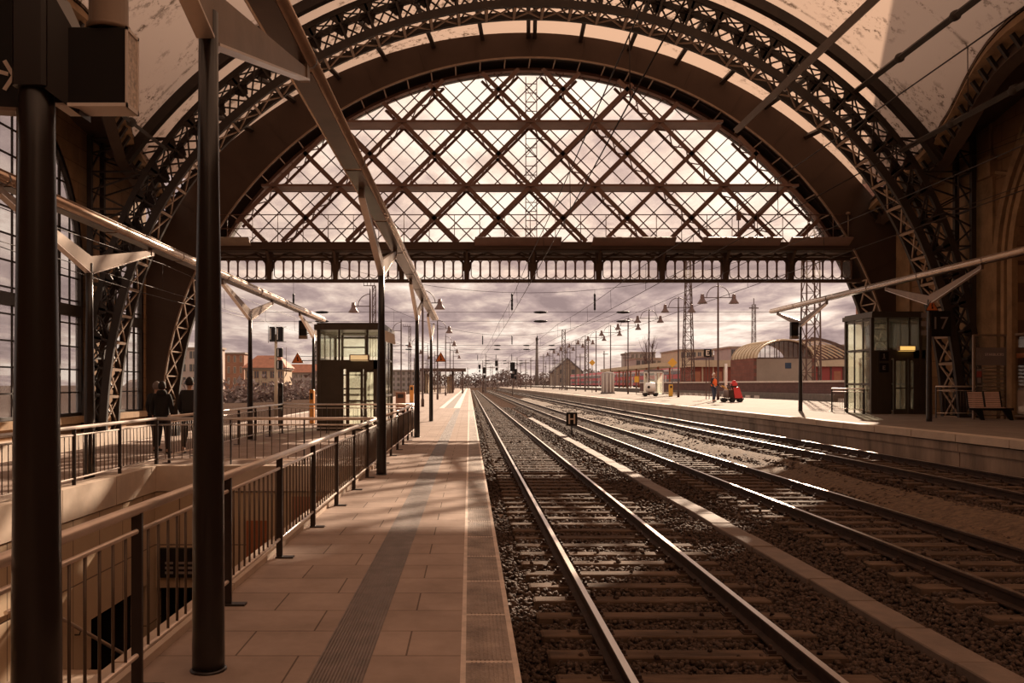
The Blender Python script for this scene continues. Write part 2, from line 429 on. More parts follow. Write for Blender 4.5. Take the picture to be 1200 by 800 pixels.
p = MB()
T = 0.2
def slab(x0, x1, y0, y1): p.box(x0, x1, y0, y1, -T, 0)
slab(OX1, -0.05, -40, 57); slab(PX0, OX0, -40, 57); slab(OX0, OX1, OY1, 57); slab(OX0, OX1, -40, OY0)
struct('floor', p, M['pave'], 'paved near platform of staggered stone slabs')
p = MB()
p.box(PX0, -2.0, 57, 330, -T, 0).box(-0.62, -0.05, 57, 330, -T, 0)
p.mat(1).box(-1.68, -1.05, 57, 330, -T, -0.002)
p.mat(2).box(-2.0, -1.68, 57, 330, -T, 0.001).box(-1.05, -0.62, 57, 330, -T, 0.001)
struct('platform_paving', p, [M['pave'], M['asphalt'], M['white_line']], 'far end of the near platform with dark centre strip between white lines')

# ribbed guidance strip
t = MB()
x0, x1 = -0.87, -0.57
t.box(x0, x1, -2, 57, -0.01, 0.002)
n = 16
for i in range(n):
    xx = x0 + (x1 - x0) * (i + .5) / n
    t.beam((xx, -2, 0.004), (xx, 57, 0.004), 0.009, 0.009)
struct('tactile_strip', t, M['tact'], 'dark ribbed guidance strip along the near platform')

# ribbed edge slabs, one metre each
e = MB()
for k in range(-4, 330):
    y0, y1 = k + 0.93 - 0.02, k + 1.93 - 0.06
    e.mat(0).box(-0.02, PX1 - 0.035, y0, y1, -0.16, 0.0)
    if k < 40:
        for j in range(9):
            xx = 0.015 + j * 0.025
            e.beam((xx, y0, 0.002), (xx, y1, 0.002), 0.010, 0.006)
    e.mat(1).box(-0.02, PX1 - 0.035, y1, y1 + 0.04, -0.16, 0.001)
e.mat(1).box(-0.05, -0.02, -3, 330, -0.16, 0.002).box(PX1 - 0.035, PX1, -3, 330, -0.16, 0.003)
struct('platform_edge', e, [M['edge'], M['edge_lt']], 'ribbed edge slabs with pale joints along the near platform')
w = MB(); w.box(0.0, 0.16, -40, 330, ZB - .1, -0.16)
struct('platform_wall', w, M['conc'], 'concrete face under the near platform edge')
w = MB(); w.box(PX0, PX0 + 0.15, -40, 330, ZB - .1, -T)
w.mat(1).box(PX0 - .06, PX0 + .25, -40, 330, -T, 0.004)
struct('platform_wall', w, [M['conc'], M['edge_lt']], 'left face of the near platform with pale kerb')

# ------------------------------------------------ far platform
p = MB()
p.box(RX0 + .0, 18.25, -40, 37.6, Z2 - .1, Z2)
p.box(RX0 + .0, 24.2, 37.6, 340, Z2 - .1, Z2)
struct('floor', p, brick_mat('far_platform_paving', (0.26, 0.20, 0.165), (0.23, 0.18, 0.145), (0.15, 0.115, 0.094), 1.2, 0.6, 'yx', 0.008, 0.8, 0.4, 0.2, bump=.1, spec=.03), 'paved far platform beyond the three tracks')
c = MB()
y = -10.0
while y < 330:
    L_ = 2.0 if y < 60 else 8.0
    c.mat(0).box(RX0 - .12, RX0 + .3, y, y + L_ - .03, Z2 - .17, Z2 + .012)
    y += L_
c.mat(1).box(RX0 + .1, RX0 + .25, -10, 330, Z2 - .4, Z2 - .17)
struct('platform_edge', c, [M['conc_lt'], M['rust']], 'pale coping slabs along the far platform edge')
w = MB()
y = -10.0
while y < 330:
    L_ = 6.0 if y < 80 else 20.0
    w.mat(0).box(RX0 - .02, RX0 + .2, y, y + L_ - .04, ZB - .1, Z2 - .36)
    w.mat(0).box(RX0 - .06, RX0 + .2, y, y + L_ - .02, Z2 - .40, Z2 - .20)
    y += L_
struct('platform_wall', w, [M['conc_st']], 'streaked concrete panels under the far platform edge')

# ================================================================ TRACKS
def rail_mb(x, y0, y1):
    m = MB(); z = -0.55
    prof = [(-.063, -.16), (.063, -.16), (.063, -.145), (.010, -.125), (.010, -.045), (.034, -.032), (.034, -.006), (.028, 0), (-.028, 0), (-.034, -.006), (-.034, -.032), (-.010, -.045), (-.010, -.125), (-.063, -.145)]
    a = [(x + px, y0, z + pz) for px, pz in prof]; b = [(x + px, y1, z + pz) for px, pz in prof]
    m.rings([a, b])
    # polished running band
    m.mat(1).box(x - .028, x + .028, y0, y1, z - .001, z + .002)
    return m

def track(name, label, xc, y0, y1, near=100, sp=0.62):
    root = thing(name, label, 'railway track', (xc, y0, ZB + (dz(xc) if xc > 0 else 0)))
    def loc(mb): 
        mb.v = [(a - xc, b - y0, c - ZB) for a, b, c in mb.v]; return mb
    for s in (-1, 1):
        loc(rail_mb(xc + s * .7525, y0, y1)).build('rail', [M['rust'], M['railtop']], root)
    N = int((y1 - y0) / sp)
    def sl(m, cy, h=0.0):
        zt = -0.705; a = []
        for xx, hw, d in ((-1.26, .095, .012), (-1.24, .108, 0), (1.24, .108, 0), (1.26, .095, .012)):
            a.append([(xx, cy - hw - .01, zt - .2), (xx, cy + hw + .01, zt - .2), (xx, cy + hw, zt - .01), (xx, cy + hw - .012, zt - d), (xx, cy - hw + .012, zt - d), (xx, cy - hw, zt - .01)])
        m.rings(a); return m
    # one sleeper, then copies that share its mesh
    first = MB(); sl(first, 0)
    first.v = [(a, b, c - ZB) for a, b, c in first.v]
    so = first.build('sleeper', M['sleeper'], root)
    so.location = (0, sp * .5, 0)
    fo = []
    for s in (-1, 1):
        fm = MB(); xr = s * .7525
        fm.box(xr - .16, xr + .16, -.07, .07, -.71, -.695)
        for q in (-1, 1):
            fm.box(xr + q * .115 - .035, xr + q * .115 + .035, -.045, .045, -.70, -.668)
            fm.lathe([(.018, 0), (.018, .04), (.012, .045)], (xr + q * .118, 0, -.672), 8)
        fm.v = [(a, b, c - ZB) for a, b, c in fm.v]
        fo.append(fm.build('fastening', M['rust'], so))
    for k in range(1, min(near, N)):
        c = so.copy(); COL.objects.link(c); c.parent = root; c.location = (rng.normal(0, .008), sp * (k + .5), rng.normal(0, .003))
        c.rotation_euler = (0, 0, rng.normal(0, .006))
        if k < 45:
            for f_ in fo:
                d = f_.copy(); COL.objects.link(d); d.parent = c
    if N > near:
        m = MB()
        for k in range(near, N): sl(m, sp * (k + .5))
        m.v = [(a, b, c - ZB) for a, b, c in m.v]
        r = m.build('sleeper', M['sleeper'], root); r['kind'] = 'stuff'
    return root
TX = (1.94, 6.2, 9.9, -11.35)
track('railway_track', 'nearest railway track, right beside the near platform', TX[0], 2.0, 320)
track('railway_track', 'middle railway track between the cable trough and the weedy strip', TX[1], 6.0, 320)
track('railway_track', 'farthest railway track, along the foot of the far platform', TX[2], 11.0, 320)
track('railway_track', 'railway track left of the near platform by the arched windows', TX[3], 14.0, 300, 60)

# ------------------------------------------------ ballast stones (nobody could count them)
def stones():
    P = []
    def zone(x0, x1, y0, y1, dens, smin, smax, zlift=0.0):
        n = int((x1 - x0) * (y1 - y0) * dens)
        x = rng.uniform(x0, x1, n); y = rng.uniform(y0, y1, n); s = rng.uniform(smin, smax, n)
        px = 550 + 1000 * x / y; py = 450 + 1000 * (EYE - ZB) / y
        k = (px < 1240) & (py < 835)
        for xc, ya in ((TX[0], 2.0), (TX[1], 6.0), (TX[2], 11.0)):
            fr = np.mod((y - ya) / .62, 1.0)
            on = (np.abs(x - xc) < 1.27) & (np.abs(fr - .5) < .185)
            k &= ~(on & (rng.uniform(0, 1, n) > 0.015))
            k &= ~((np.abs(np.abs(x - xc) - .7525) < .10) & on)
            k &= ~(np.abs(np.abs(x - xc) - .7525) < .075)
        k &= ~((np.abs(x - 4.15) < .17))
        onsl = np.zeros(n, bool)
        for xc, ya in ((TX[0], 2.0), (TX[1], 6.0), (TX[2], 11.0)):
            fr = np.mod((y - ya) / .62, 1.0)
            onsl |= (np.abs(x - xc) < 1.27) & (np.abs(fr - .5) < .185)
        z = ZB + np.interp(x, (4.5, 4.9, 7.45, 8.5, 60), (0, .07, .07, .34, .34)) + s * .25 + np.where(onsl, .09, np.where(np.minimum(np.minimum(np.abs(x - 1.94), np.abs(x - 6.2)), np.abs(x - 9.9)) < 1.2, .03, .0)) + rng.uniform(-.015, .03, n) + zlift
        P.append(np.c_[x, y, z, s][k])
    zone(.2, 7.5, 4.2, 9, 800, .022, .042)
    zone(.2, 11.3, 9, 15, 420, .028, .05)
    zone(.2, 11.4, 15, 25, 130, .035, .06)
    zone(.2, 11.4, 25, 45, 55, .045, .08)
    zone(.2, 11.4, 45, 85, 22, .06, .10)
    P = np.concatenate(P); n = len(P)
    base = np.array([(-1, -1, -1), (1, -1, -1), (1, 1, -1), (-1, 1, -1), (-1, -1, 1), (1, -1, 1), (1, 1, 1), (-1, 1, 1)], float) * .62
    V = base[None] * (1 + rng.uniform(-.45, .35, (n, 8, 3)))
    V[:, 4:, :2] *= rng.uniform(.45, .95, (n, 1, 1))
    a = rng.uniform(0, 2*PI, n); b = rng.normal(0, .5, n)
    ca, sa, cb_, sb = np.cos(a), np.sin(a), np.cos(b), np.sin(b)
    x, y, z = V[..., 0].copy(), V[..., 1].copy(), V[..., 2] * .8
    y2 = y * cb_[:, None] - z * sb[:, None]; z2 = y * sb[:, None] + z * cb_[:, None]
    x3 = x * ca[:, None] - y2 * sa[:, None]; y3 = x * sa[:, None] + y2 * ca[:, None]
    s = P[:, 3][:, None]
    V = np.stack([x3 * s + P[:, 0:1], y3 * s + P[:, 1:2], z2 * s + P[:, 2:3]], -1).reshape(-1, 3)
    Fq = np.array([(0, 3, 2, 1), (4, 5, 6, 7), (0, 1, 5, 4), (1, 2, 6, 5), (2, 3, 7, 6), (3, 0, 4, 7)])
    F = (Fq[None] + (np.arange(n) * 8)[:, None, None]).reshape(-1, 4)
    me = bpy.data.meshes.new('ballast_stones')
    me.vertices.add(len(V)); me.vertices.foreach_set('co', V.ravel())
    me.loops.add(F.size); me.loops.foreach_set('vertex_index', F.ravel().astype(np.int32))
    me.polygons.add(len(F)); me.polygons.foreach_set('loop_start', np.arange(0, F.size, 4, dtype=np.int32))
    me.polygons.foreach_set('loop_total', np.full(len(F), 4, np.int32))
    me.update(calc_edges=True); me.validate()
    me.materials.append(M['stone'])
    o = link('ballast_stones', me)
    tag(o, 'loose brown ballast stones lying between the sleepers and rails', 'ballast', kind='stuff')
    return o
stones()

# weedy dirt strip between the two right-hand tracks: low mound of fine soil
m = MB(); pts = []
for i in range(60):
    yy = 10 + i * 2.0
    row = []
    for j, xx in enumerate((7.3, 7.55, 7.8, 8.1, 8.4, 8.75)):
        row.append((xx + .1 * math.sin(i * 1.7 + j), yy, ZB + dz(xx) - .03 + (.09 + .03 * math.sin(i * .9 + j * 2)) * (0 if j in (0, 5) else 1)))
    pts.append(row)
m.smooth(True).rings(pts, cap=False, closed=False)
struct('soil_strip', m, mat('weedy_soil', (0.075, 0.045, 0.027), 0.95, 0, 0, 9.0, col2=(0.20, 0.125, 0.075), bump=1.0, bscale=30), 'strip of fine weedy soil between the two farther tracks')

# cable trough covers
proto = None
y = 4.0; k = 0
while y < 58:
    L_ = 1.0
    if proto is None:
        m = MB()
        m.cbox(-.165, .165, .008, L_ - .008, 0, .10, .012)
        proto = m.build('trough_cover', mat('trough_cover_concrete', (0.19, 0.135, 0.105), 0.8, 0, 0.2, 3, bump=.2, bscale=40)); o = proto
        tag(o, 'concrete cable trough cover in the line between first and second track', 'trough cover', 'cable trough covers between the tracks')
    else:
        o = proto.copy(); COL.objects.link(o)
    o.location = (4.15 + rng.normal(0, .012), y, -.80 + rng.uniform(.0, .012)); o.rotation_euler = (0, 0, rng.normal(0, .006))
    y += L_ + .004; k += 1

# low H board between the tracks
b = thing('stop_board', 'small black board with a white H standing between the tracks', 'sign', (4.62, 38.5, ZB))
m = MB(); m.tube((0, 0, 0), (0, 0, .62), .03, .03); m.build('post', M['black'], b)
m = MB(); m.cbox(-.25, .25, -.02, .02, .52, 1.12, .01); m.build('board', M['black'], b)
m = MB(); m.box(-.15, -.08, -.028, -.02, .60, 1.04).box(.08, .15, -.028, -.02, .60, 1.04).box(-.08, .08, -.027, -.02, .79, .85)
m.build('letter', M['sign_white'], b)
# ================================================================ HALL
YG = 37.0                       # gable glass plane
S = YG / 1000.0
GX, GZ = 2.54 + .05, -0.19      # centre of the gable arch
YF, YBK = 36.3, 37.8            # front and back rib of the gable arch
RB = 15.65                      # its inner radius
WXL, WXR = -13.75, 18.25        # wall faces
CXT, CZT = 2.25, -0.91          # centre of the roof truss arches

def arcpts(R, th0, th1, n, cx, cz, y):
    return [(cx + R*math.sin(a), y, cz + R*math.cos(a)) for a in [th0 + (th1-th0)*i/n for i in range(n+1)]]

# -------- gable plate with its stiffener seams
gp = MB()
def outer(a):
    # intersection of the ray with the upper circle or the side walls
    s, c = math.sin(a), math.cos(a)
    cx, cz, R = 2.36, -2.66, 19.2
    dx, dz = GX - cx, GZ - cz
    b = dx*s + dz*c; q = dx*dx + dz*dz - R*R
    t = -b + math.sqrt(b*b - q)
    lim = (WXR + .25 - GX)/s if s > 1e-6 else ((WXL - .25 - GX)/s if s < -1e-6 else 99)
    return min(t, lim)
NA = 96
A0, A1 = -PI/2 - .0, PI/2
def gplate(m, y0, y1, Rin, Rout=None, zmin=-.8):
    rs = []
    for i in range(NA + 1):
        a = A0 + (A1-A0)*i/NA
        ro = outer(a) if Rout is None else Rout
        s, c = math.sin(a), math.cos(a)
        rs.append([(GX+Rin*s, y0, max(zmin, GZ+Rin*c)), (GX+ro*s, y0, max(zmin, GZ+ro*c)), (GX+ro*s, y1, max(zmin, GZ+ro*c)), (GX+Rin*s, y1, max(zmin, GZ+Rin*c))])
    m.rings(rs)
gplate(gp, YF, YF + .12, RB)
for i in range(1, 22):
    a = -PI/2 + PI*i/22
    ro = outer(a) - .1
    s, c = math.sin(a), math.cos(a)
    gp.beam((GX+RB*s*1.0, YF-.01, GZ+RB*c), (GX+ro*s, YF-.01, GZ+ro*c), .06, .03, up=(0, 1, 0))
struct('wall_gable', gp, M['gable'], 'brown plate wall around the great end arch')

arch = thing('end_arch', 'great arch rib with ladder-laced soffit framing the end screen', 'arch', (GX, YG, ZB))
def loc(mb, o):
    l = o.location; mb.v = [(a-l[0], b-l[1], c-l[2]) for a, b, c in mb.v]; return mb
def ring(m, R, y, w, h, cx=GX, cz=GZ, zl=-.8, zr=.41, n=96):
    pts = []; ups = []
    for i in range(n+1):
        a = -PI/2*1.04 + PI*1.04*i/n
        x, z = cx + R*math.sin(a), cz + R*math.cos(a)
        if z < (zl if x < cx else zr): continue
        pts.append((x, y, z)); ups.append(Vector((math.sin(a), 0, math.cos(a))))
    m.sweep(pts, w, h, ups)
m = MB(); ring(m, RB + .02, YF - .02, .07, .06); loc(m, arch).build('front_flange', M['iron_lt'], arch)
m = MB(); ring(m, RB - .02, YBK, .2, .3); loc(m, arch).build('rear_flange', M['iron'], arch)
m = MB(); gplate(m, YBK - .02, YBK + .1, RB - .1, RB + 1.6); loc(m, arch).build('rear_plate', M['gable'], arch)
m = MB(); ring(m, RB + .5, (YF+YBK)/2, YBK-YF-.1, .05); loc(m, arch).build('soffit_plate', M['gable'], arch)
NR = 46
for i in range(NR + 1):
    a = -PI/2 + PI*i/NR
    def q(y, a=a, R=RB-.02): return (GX + R*math.sin(a), y, GZ + R*math.cos(a))
    z = q(0)[2]; x = q(0)[0]
    if z < (-.6 if x < GX else .35): continue
    m = MB(); m.beam(q(YF), q(YBK), .06, .05, up=(math.cos(a), 0, -math.sin(a)))
    loc(m, arch).build('soffit_rung', M['iron_lt'], arch)
for leg in (-1, 1):
    m = MB()
    for i in range(NR):
        for sg in (0, 1):
            a = -PI/2 + PI*(i+sg)/NR; b = -PI/2 + PI*(i+1-sg)/NR
            am = (a+b)/2
            if abs(am) < math.radians(66) or am*leg < 0: continue
            P0 = (GX + (RB-.02)*math.sin(a), YF, GZ + (RB-.02)*math.cos(a)); P1 = (GX + (RB-.02)*math.sin(b), YBK, GZ + (RB-.02)*math.cos(b))
            if min(P0[2], P1[2]) < (-.6 if P0[0] < GX else .35): continue
            m.beam(P0, P1, .07, .05, up=(math.sin(am), 0, math.cos(am)))
    loc(m, arch).build('leg_lacing', M['iron_lt'], arch)

# -------- lattice end screen
win = thing('window_1', 'great glazed lattice screen filling the end arch', None, (GX, YG, 7.4)); win['kind'] = 'structure'
def sx(px): return (px - 550) * S
def sz(py): return EYE + (450 - py) * S
YS = YG
ZBOT = sz(287)
def inside(x, z, R=RB - .05): return (x-GX)**2 + (z-GZ)**2 < R*R and z > ZBOT
def clip(p, q, R=RB - .05, n=400):
    """part of the straight line p..q that lies inside the arch above the bridge"""
    tt = [i/n for i in range(n+1) if inside(p[0]+(q[0]-p[0])*i/n, p[1]+(q[1]-p[1])*i/n, R)]
    if len(tt) < 3: return None
    f = lambda t: (p[0]+(q[0]-p[0])*t, p[1]+(q[1]-p[1])*t)
    return f(tt[0]), f(tt[-1])
S2 = 0.0366                      # lattice measured in its front flange
X0, Z0 = (621.5-550)*S2, EYE + (450-144)*S2   # a crossing on the axis
D = 75 * S2                      # crossing pitch
def loc2(mb): return loc(mb, win)
for sg in (-1, 1):
    for k in range(-7, 8):
        cx_ = X0 + k * D
        p = (cx_ - 16, Z0 - sg*16); q = (cx_ + 16, Z0 + sg*16)
        r = clip(p, q, RB - .42)
        if not r: continue
        (xa, za), (xb, zb) = r
        m = MB(); up = Vector((-(zb-za), 0, xb-xa)).normalized()
        m.beam((xa, YS-.6, za), (xb, YS-.6, zb), .06, .175, up=up)
        m.beam((xa, YS+.4, za), (xb, YS+.4, zb), .06, .115, up=up)
        L_ = math.hypot(xb-xa, zb-za); nn = max(2, int(L_/.5))
        for i in range(nn):
            a, b = i/nn, (i+1)/nn
            if i % 2: a, b = b, a
            m.beam((xa+(xb-xa)*a, YS-.6, za+(zb-za)*a), (xa+(xb-xa)*b, YS+.4, za+(zb-za)*b), .035, .04, up=up)
        loc2(m).build('diagonal_girder', M['screen'], win)
for py in (144, 218.5):
    z = EYE + (450-py)*S2; h = math.sqrt((RB-.28)**2 - (z-GZ)**2)
    m = MB()
    m.beam((GX-h, YS-.62, z), (GX+h, YS-.62, z), .08, .10).beam((GX-h, YS-.1, z-.03), (GX+h, YS-.1, z-.03), .95, .03).beam((GX-h, YS+.4, z), (GX+h, YS+.4, z), .06, .12)
    loc2(m).build('transom', M['screen'], win)
m = MB()
for sg in (-1, 1):
    for k in range(-24, 25):
        if k % 3 == 0: continue
        cx_ = X0 + k * D / 3
        r = clip((cx_ - 16, Z0 - sg*16), (cx_ + 16, Z0 + sg*16))
        if not r: continue
        (xa, za), (xb, zb) = r
        m.beam((xa, YS+.52, za), (xb, YS+.52, zb), .035, .046, up=(-(zb-za), 0, xb-xa))
loc2(m).build('glazing_bars', M['screen'], win)
m = MB(); pts = []
aB = math.acos((ZBOT-GZ)/(RB))
for i in range(65):
    a = -aB + 2*aB*i/64
    pts.append((GX+(RB+.02)*math.sin(a), YS+.55, GZ+(RB+.02)*math.cos(a)))
m.poly(pts); loc2(m).build('glass', M['milk'], win)
m = MB()
for i in range(1, 40):
    a = -aB + 2*aB*i/40
m.sweep([(GX+(RB-.1)*math.sin(-aB+2*aB*i/64), YS+.5, GZ+(RB-.08)*math.cos(-aB+2*aB*i/64)) for i in range(65)], .3, .12, [Vector((math.sin(-aB+2*aB*i/64), 0, math.cos(-aB+2*aB*i/64))) for i in range(65)])
loc2(m).build('curved_frame', M['screen'], win)
# access ladder tower on the screen's axis
lad = thing('access_ladder', 'narrow lattice ladder climbing the axis of the end screen', 'ladder', (X0 + .1, YG + .47, sz(283)))
m = MB()
for s in (-1, 1): m.beam((s*.24, 0, 0), (s*.24, 0, 7.3), .035, .035)
loc_h = 7.3
m.build('stiles', M['screen'], lad)
for i in range(18):
    m = MB(); m.beam((-.24, 0, .2+i*.4), (.24, 0, .2+i*.4), .03, .03); m.build('rung', M['screen'], lad)
m = MB()
for i in range(6):
    z = .2 + i*1.2
    m.beam((-.24, 0, z), (.24, 0, z+.6), .025, .025).beam((.24, 0, z), (-.24, 0, z+.6), .025, .025)
m.build('cross_braces', M['screen'], lad)

# -------- bridge below the screen
zt, zb_ = sz(290), sz(331)
hb = lambda z: math.sqrt(max(.1, RB**2 - (z-GZ)**2))
br = thing('service_bridge', 'iron service bridge with arcaded glass frieze under the end screen', 'bridge', (GX, YG, zb_))
lb = lambda mb: loc(mb, br)
m = MB(); h = hb(zt) + .1
m.box(GX-h, GX+h, YG-.7, YG+1.6, sz(296), sz(289)); m.beam((GX-h, YG-.75, sz(291)), (GX+h, YG-.75, sz(291)), .12, .3)
lb(m).build('deck_girder', M['gable'], br)
m = MB(); h = hb(sz(303))
m.beam((GX-h, YG-.1, sz(304)), (GX+h, YG-.1, sz(304)), .14, .12).beam((GX-h, YG-.1, sz(300)), (GX+h, YG-.1, sz(300)), .3, .05)
n = int(2*h/.7)
for i in range(n):
    x = GX-h+2*h*i/n; x2 = GX-h+2*h*(i+1)/n
    if i % 2: m.beam((x, YG-.2, sz(297)), (x2, YG-.2, sz(303)), .05, .05)
    else: m.beam((x, YG-.2, sz(303)), (x2, YG-.2, sz(297)), .05, .05)
lb(m).build('upper_frieze_rail', M['gable'], br)
m = MB(); h = hb(sz(330))
m.beam((GX-h, YG-.1, sz(329.5)), (GX+h, YG-.1, sz(329.5)), .3, .13); lb(m).build('bottom_rail', M['gable'], br)
# bays: posts and arcaded panes
bx = [sx(px) for px in (242, 317, 394, 471, 547, 624, 701, 775, 849, 925, 1001)]
for i, x in enumerate(bx):
    if abs(x-GX) > hb(sz(316)) - .1: continue
    m = MB()
    m.beam((x, YG-.15, sz(330)), (x, YG-.15, sz(297)), .20, .24, w1=.30)
    for s in (-1, 1):
        m.path([(x+s*.10, YG-.15, sz(318)), (x+s*.18, YG-.15, sz(308)), (x+s*.42, YG-.15, sz(301)), (x+s*.7, YG-.15, sz(298))], .05, 6)
    m.beam((x, YG-.7, sz(296)), (x, YG-.2, sz(310)), .1, .1)
    lb(m).build('frieze_post', M['gable'], br)
for i in range(len(bx)-1):
    xa, xb = bx[i]+.17, bx[i+1]-.17
    lim = hb(sz(318)) - .05
    xa2, xb2 = max(xa, GX-lim), min(xb, GX+lim)
    if xb2 - xa2 < .5: continue
    m = MB(); nn = 6; wd = (xb-xa)/nn; z0, z1 = sz(328.5), sz(303.5)
    for j in range(nn):
        x0 = xa + j*wd; x1 = x0 + wd
        if x0 < xa2 - .1 or x1 > xb2 + .1: continue
        r = wd/2 - .02; cx_ = (x0+x1)/2
        pt = [(cx_ + r*math.cos(PI*k/10), YG-.1, z1-r-.03 + r*math.sin(PI*k/10)) for k in range(11)]
        pb = [(cx_ + r*math.cos(PI+PI*k/10), YG-.1, z0+r+.07 + r*math.sin(PI+PI*k/10)) for k in range(11)]
        m.path(pt + pb + [pt[0]], .022, 5)
        m.beam((x1, YG-.1, z0), (x1, YG-.1, z1), .05, .05)
    lb(m).build('arcade_panel', M['screen'], br)
    m = MB(); m.poly([(xa2, YG-.06, z0), (xb2, YG-.06, z0), (xb2, YG-.06, z1), (xa2, YG-.06, z1)])
    lb(m).build('frieze_glass', M['milk'], br)
# handrail of the walkway
m = MB(); h = hb(sz(262))-.1
for py in (258, 274): m.tube((GX-h-.6, YG-.7, sz(py)+.1), (GX+h+.6, YG-.7, sz(py)+.1), .022, .022, 6)
n = int(2*h/1.05)
for i in range(n+1):
    x = GX-h+2*h*i/n
    m.tube((x, YG-.7, sz(289)), (x, YG-.7, sz(258)+.1), .016, .016, 6)
lb(m).build('walkway_railing', M['screen'], br)
# tilted trough panels on the walkway edge
for (pa, pb) in ((258, 300), (556, 655), (690, 785), (815, 905), (915, 985)):
    m = MB(); xa, xb = sx(pa), sx(pb)
    m.hexa([(xa, YG-.85, sz(291)), (xb, YG-.85, sz(291)), (xb, YG-.75, sz(292)), (xa, YG-.75, sz(292))],
           [(xa+.02, YG-1.35, sz(283)-.05), (xb-.02, YG-1.35, sz(283)-.05), (xb-.02, YG-1.2, sz(283)), (xa+.02, YG-1.2, sz(283))])
    lb(m).build('tilted_side_panel', M['arm'] if pa < 300 else M['screen'], br)
# small lamp and box on the walkway
m = MB(); x = sx(985); m.tube((x, YG-.75, sz(287)), (x, YG-.75, sz(256)), .03, .03, 8).lathe([(.05, 0), (.1, .03), (.1, .1), (.04, .14)], (x, YG-.75, sz(256)), 12)
lb(m).build('walkway_lamp', M['arm'], br)
m = MB(); x = sx(859); m.box(x-.08, x+.08, YG-.85, YG-.7, sz(262), sz(252)).tube((x, YG-.75, sz(289)), (x, YG-.75, sz(262)), .025, .025, 6)
lb(m).build('control_box', M['screen'], br)

# -------- twin-rib lattice roof trusses
def rin(a):                      # inner chord centre line
    d = abs(math.degrees(a)); t = min(1, max(0, (d-45)/45)); t = t*t*(3-2*t)
    return 16.0 - .75*t
def dep(a):
    d = abs(math.degrees(a)); t = min(1, max(0, (d-40)/50)); t = t*t*(3-2*t)
    return 1.14 - .5*t
def tp(a, k, y):                 # k 0 inner .. 1 outer
    R = rin(a) + dep(a)*k
    return Vector((CXT + R*math.sin(a), y, CZT + R*math.cos(a)))
DA = math.radians(3.62)
def amax(side):
    zl = -.8 if side < 0 else Z2
    a = PI/2
    while tp(side*a, .5, 0)[2] < zl: a -= .002
    return a
def truss(label, Y0, Y1, detail=True):
    o = thing('roof_truss', label, 'roof truss', (CXT, Y0, ZB))
    l = lambda mb: loc(mb, o)
    aL, aR = -amax(-1), amax(1)
    AN = [aL + (aR-aL)*i/120 for i in range(121)]
    for y in (Y0, Y1):
        for k, nm, w, h in ((0, 'inner_chord', .15, .27), (1, 'outer_chord', .15, .20)):
            m = MB(); m.sweep([tp(a, k, y) for a in AN], w, h, [Vector((math.sin(a), 0, math.cos(a))) for a in AN])
            l(m).build(nm, M['iron'], o)
    nodes = [aL + (aR-aL)*i/48 for i in range(49)]
    for y in (Y0, Y1):
        m = MB()
        for i, a in enumerate(nodes):
            m.beam(tp(a, 0, y), tp(a, 1, y), .08, .10, up=(0, 1, 0))
            # gusset plate at each node of the outer chord
            q = tp(a, .93, y); t = Vector((math.cos(a), 0, -math.sin(a))); u = Vector((math.sin(a), 0, math.cos(a)))
            m.hexa([q - t*.3 - Vector((0, .05, 0)), q + t*.3 - Vector((0, .05, 0)), q + u*-.3 + t*.1 - Vector((0, .05, 0)), q - u*.3 - t*.1 - Vector((0, .05, 0))],
                   [q - t*.3 + Vector((0, .05, 0)), q + t*.3 + Vector((0, .05, 0)), q + u*-.3 + t*.1 + Vector((0, .05, 0)), q - u*.3 - t*.1 + Vector((0, .05, 0))])
            if i < 48:
                b = nodes[i+1]
                m.beam(tp(a, 0, y), tp(b, 1, y), .05, .06, up=(0, 1, 0)).beam(tp(a, 1, y), tp(b, 0, y), .05, .06, up=(0, 1, 0))
        l(m).build('web_lacing', M['iron'], o)
    m = MB(); m2 = MB()
    for i, a in enumerate(nodes):
        m2.beam(tp(a, -.08, Y0), tp(a, -.08, Y1), .12, .09, up=(math.cos(a), 0, -math.sin(a)))
        m.beam(tp(a, 1, Y0), tp(a, 1, Y1), .09, .07)
        if i < 48:
            b = nodes[i+1]; am = (a+b)/2; u = (math.sin(am), 0, math.cos(am))
            m2.beam(tp(a, -.08, Y0), tp(b, -.08, Y1), .055, .04, up=u).beam(tp(b, -.08, Y0), tp(a, -.08, Y1), .055, .04, up=u)
            m.beam(tp(a, 1, Y0), tp(b, 1, Y1), .05, .04, up=u).beam(tp(b, 1, Y0), tp(a, 1, Y1), .05, .04, up=u)
    # upright spandrel posts against the walls, laced to the arch
    for sd, xp, zf in ((-1, -13.45, -.1), (1, 17.85, Z2)):
        for y in (Y0, Y1):
            q = MB(); q.beam((xp, y, zf), (xp, y, 10.4), .16, .16); l(q).build('spandrel_post', M['iron'], o)
        q = MB(); prev = None
        for k in range(15):
            z = 1.2 + k*.66; z = min(z, 10.3)
            # outer chord position at this height
            aa = PI/2
            while tp(sd*aa, 1, 0)[2] < z and aa > .3: aa -= .004
            xo = tp(sd*aa, 1, 0)[0]
            for y in (Y0, Y1):
                if abs(xp-xo) > .2 and k % 2 == 0: q.beam((xo, y, z), (xp, y, z), .06, .07, up=(0, 1, 0))
                if prev and abs(xp-xo) > .3:
                    if k % 2: q.beam((prev[0], y, prev[1]), (xp, y, z), .05, .06, up=(0, 1, 0))
                    else: q.beam((xp, y, prev[1]), (xo, y, z), .05, .06, up=(0, 1, 0))
            if k % 2 == 0:
                q.beam((xp, Y0, z), (xp, Y1, z), .06, .06).beam((xp, Y0, z), (xp, Y1, min(z+1.3, 10.3)), .05, .05)
            prev = (xo, z)
        l(q).build('spandrel_lacing', M['iron'], o)
    l(m2).build('soffit_lacing', M['iron_lt'], o)
    l(m).build('top_lacing', M['iron'], o)
    return o
